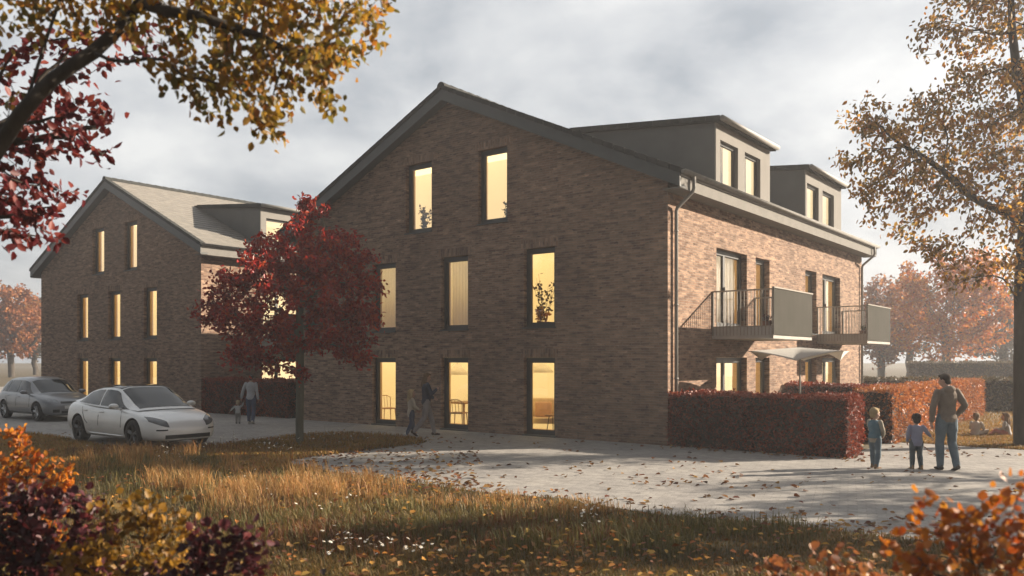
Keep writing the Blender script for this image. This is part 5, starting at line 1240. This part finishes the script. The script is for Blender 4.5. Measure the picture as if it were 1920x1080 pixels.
# ------------------------------------------------------------------ parasol and balcony plants
t = empty('parasol', (6.42+.95, 21.0+.55, 0), HROT, 'white square parasol with drooping corners above the dark red hedge', 'parasol')
t.location = (1.075*6.95, 21.4, 0)
def parasol():
    x = (1500-960)/F*21.5; t.location = (x, 21.5, 0)
    bm = bmesh.new(); tube(bm, [(0, 0, 0), (0, 0, 2.42)], .024, 10); ob('pole', bm, M_zinc, t)
    bm = bmesh.new(); tube(bm, [(0, 0, 0), (0, 0, .07)], [.28, .26], 20); ob('base', bm, M_concrete, t)
    M_can = NT('white_canvas'); n_ = M_can.noise(2, 4); M_can.l(M_can.ramp(n_, [(.3, (.66, .64, .6)), (.7, (.74, .72, .68))]), M_can.p.inputs['Base Color']); M_can.set(Roughness=.9)
    tr = M_can.n('BsdfTranslucent'); tr.inputs[0].default_value = (.6, .56, .5, 1); mx = M_can.n('MixShader'); mx.inputs[0].default_value = .35; M_can.l(M_can.p.outputs[0], mx.inputs[1]); M_can.l(tr.outputs[0], mx.inputs[2]); M_can.l(mx.outputs[0], M_can.out.inputs[0])
    bm = bmesh.new(); n = 24; hw = 1.12; V = {}
    for i in range(n+1):
        for k in range(n+1):
            u, v = i/n*2-1, k/n*2-1; r = max(abs(u), abs(v)); diag = min(abs(u), abs(v))/max(r, 1e-6)
            z = 2.40-.10*r-.24*r*r*(1-diag)**1.3; sag = 1-.13*r**2*(1-diag)
            V[i, k] = bm.verts.new((u*hw*sag, v*hw*sag, z))
    for i in range(n):
        for k in range(n): bm.faces.new((V[i, k], V[i+1, k], V[i+1, k+1], V[i, k+1]))
    o = ob('canopy', bm, M_can.m, t, True); m = o.modifiers.new('s', 'SOLIDIFY'); m.thickness = .006
    for sx in (-1, 1):
        for sy in (-1, 1):
            bm = bmesh.new(); tube(bm, [(0, 0, 2.40), (sx*.55*hw, sy*.55*hw, 2.335), (sx*hw, sy*hw, 2.29)], .009, 6); ob('rib', bm, M_zinc, t)
    t.rotation_euler.z = R(-25)
parasol()
M_pot = plain('terracotta_pot', (.22, .10, .06), .8)
def potplant(a, b, z, h, label, mat, seed, leafL=.07, n=80, rad=.2):
    p = hp(a, b, z); q = np.random.default_rng(seed); t = empty('potted_plant', p, HROT, label, 'plant')
    bm = bmesh.new(); ringloft(bm, [[(r*math.cos(2*PI*k/16), r*math.sin(2*PI*k/16), zz) for k in range(16)] for r, zz in ((.09, 0), (.13, .2), (.135, .22), (.115, .22), (.11, .18))]); ob('pot', bm, M_pot, t)
    bm = bmesh.new(); Ps = []
    for i in range(7):
        az = q.uniform(0, 6.28); e = np.array([math.cos(az)*rad*q.uniform(.3, 1), math.sin(az)*rad*q.uniform(.3, 1), .2+(h-.2)*q.uniform(.6, 1)]); m = e*.5+(0, 0, .12); tube(bm, [(0, 0, .15), m, e], [.008, .006, .003], 5); tt = q.uniform(.35, 1, (n//7, 1)); Ps.append(np.where(tt < .6, m*tt/.6, m+(e-m)*(tt-.6)/.4)+q.normal(size=(n//7, 3))*.035)
    ob('stems', bm, M_barkb, t); Ps = np.vstack(Ps); leaves('foliage', Ps, q.normal(size=Ps.shape)+(0, 0, .3), leafL, q, mat, t, width=.6)
M_green = leafmat('houseplant_leaves', [(.05, .07, .025), (.08, .1, .035), (.04, .055, .02)], .3)
potplant(-1.35, 4.25, 2.865, .75, 'leafy potted plant standing on the nearer balcony by the screen', M_green, 1)
potplant(-1.3, 3.0, 2.865, .45, 'low potted plant in the front corner of the nearer balcony', LM['plum'], 2, .06, 70, .14)
potplant(-1.2, 12.2, 2.865, .4, 'small potted plant on the farther balcony', M_green, 3, .06, 60, .14)
def roomplant(a, b, z, h, label, mat, seed, **k): potplant(a, b, z, h, label, mat, seed, **k)
roomplant(8.72, .62, 5.87, 1.0, 'grey-green potted plant in the left top gable window', LM['dull'], 5, leafL=.11, n=120, rad=.2)
roomplant(5.42, .6, 5.87, .8, 'small potted plant in the right top gable window', M_green, 6, leafL=.09, n=80, rad=.12)
roomplant(4.2, .8, 2.92, 1.75, 'tall branching indoor plant in the middle-floor window nearest the corner', LM['dull'], 7, leafL=.1, n=150, rad=.42)
roomplant(4.22, .62, 2.92, .62, 'bushy brown indoor plant at the foot of the tall one in the middle-floor window', LM['amber'], 8, leafL=.12, n=120, rad=.26)

# ------------------------------------------------------------------ haze
def haze():
    t = NT('haze'); N = t.N
    for n in list(N): N.remove(n)
    out = N.new('ShaderNodeOutputMaterial'); v = N.new('ShaderNodeVolumePrincipled')
    v.inputs['Color'].default_value = (.78, .78, .8, 1); v.inputs['Density'].default_value = HAZE; v.inputs['Anisotropy'].default_value = .35
    t.L.new(v.outputs[0], out.inputs['Volume'])
    bm = bmesh.new(); box(bm, -215, 215, -15, 215, -1, 17)
    tag(ob('haze', bm, t.m), kind='stuff')
HAZE = .0022
haze()
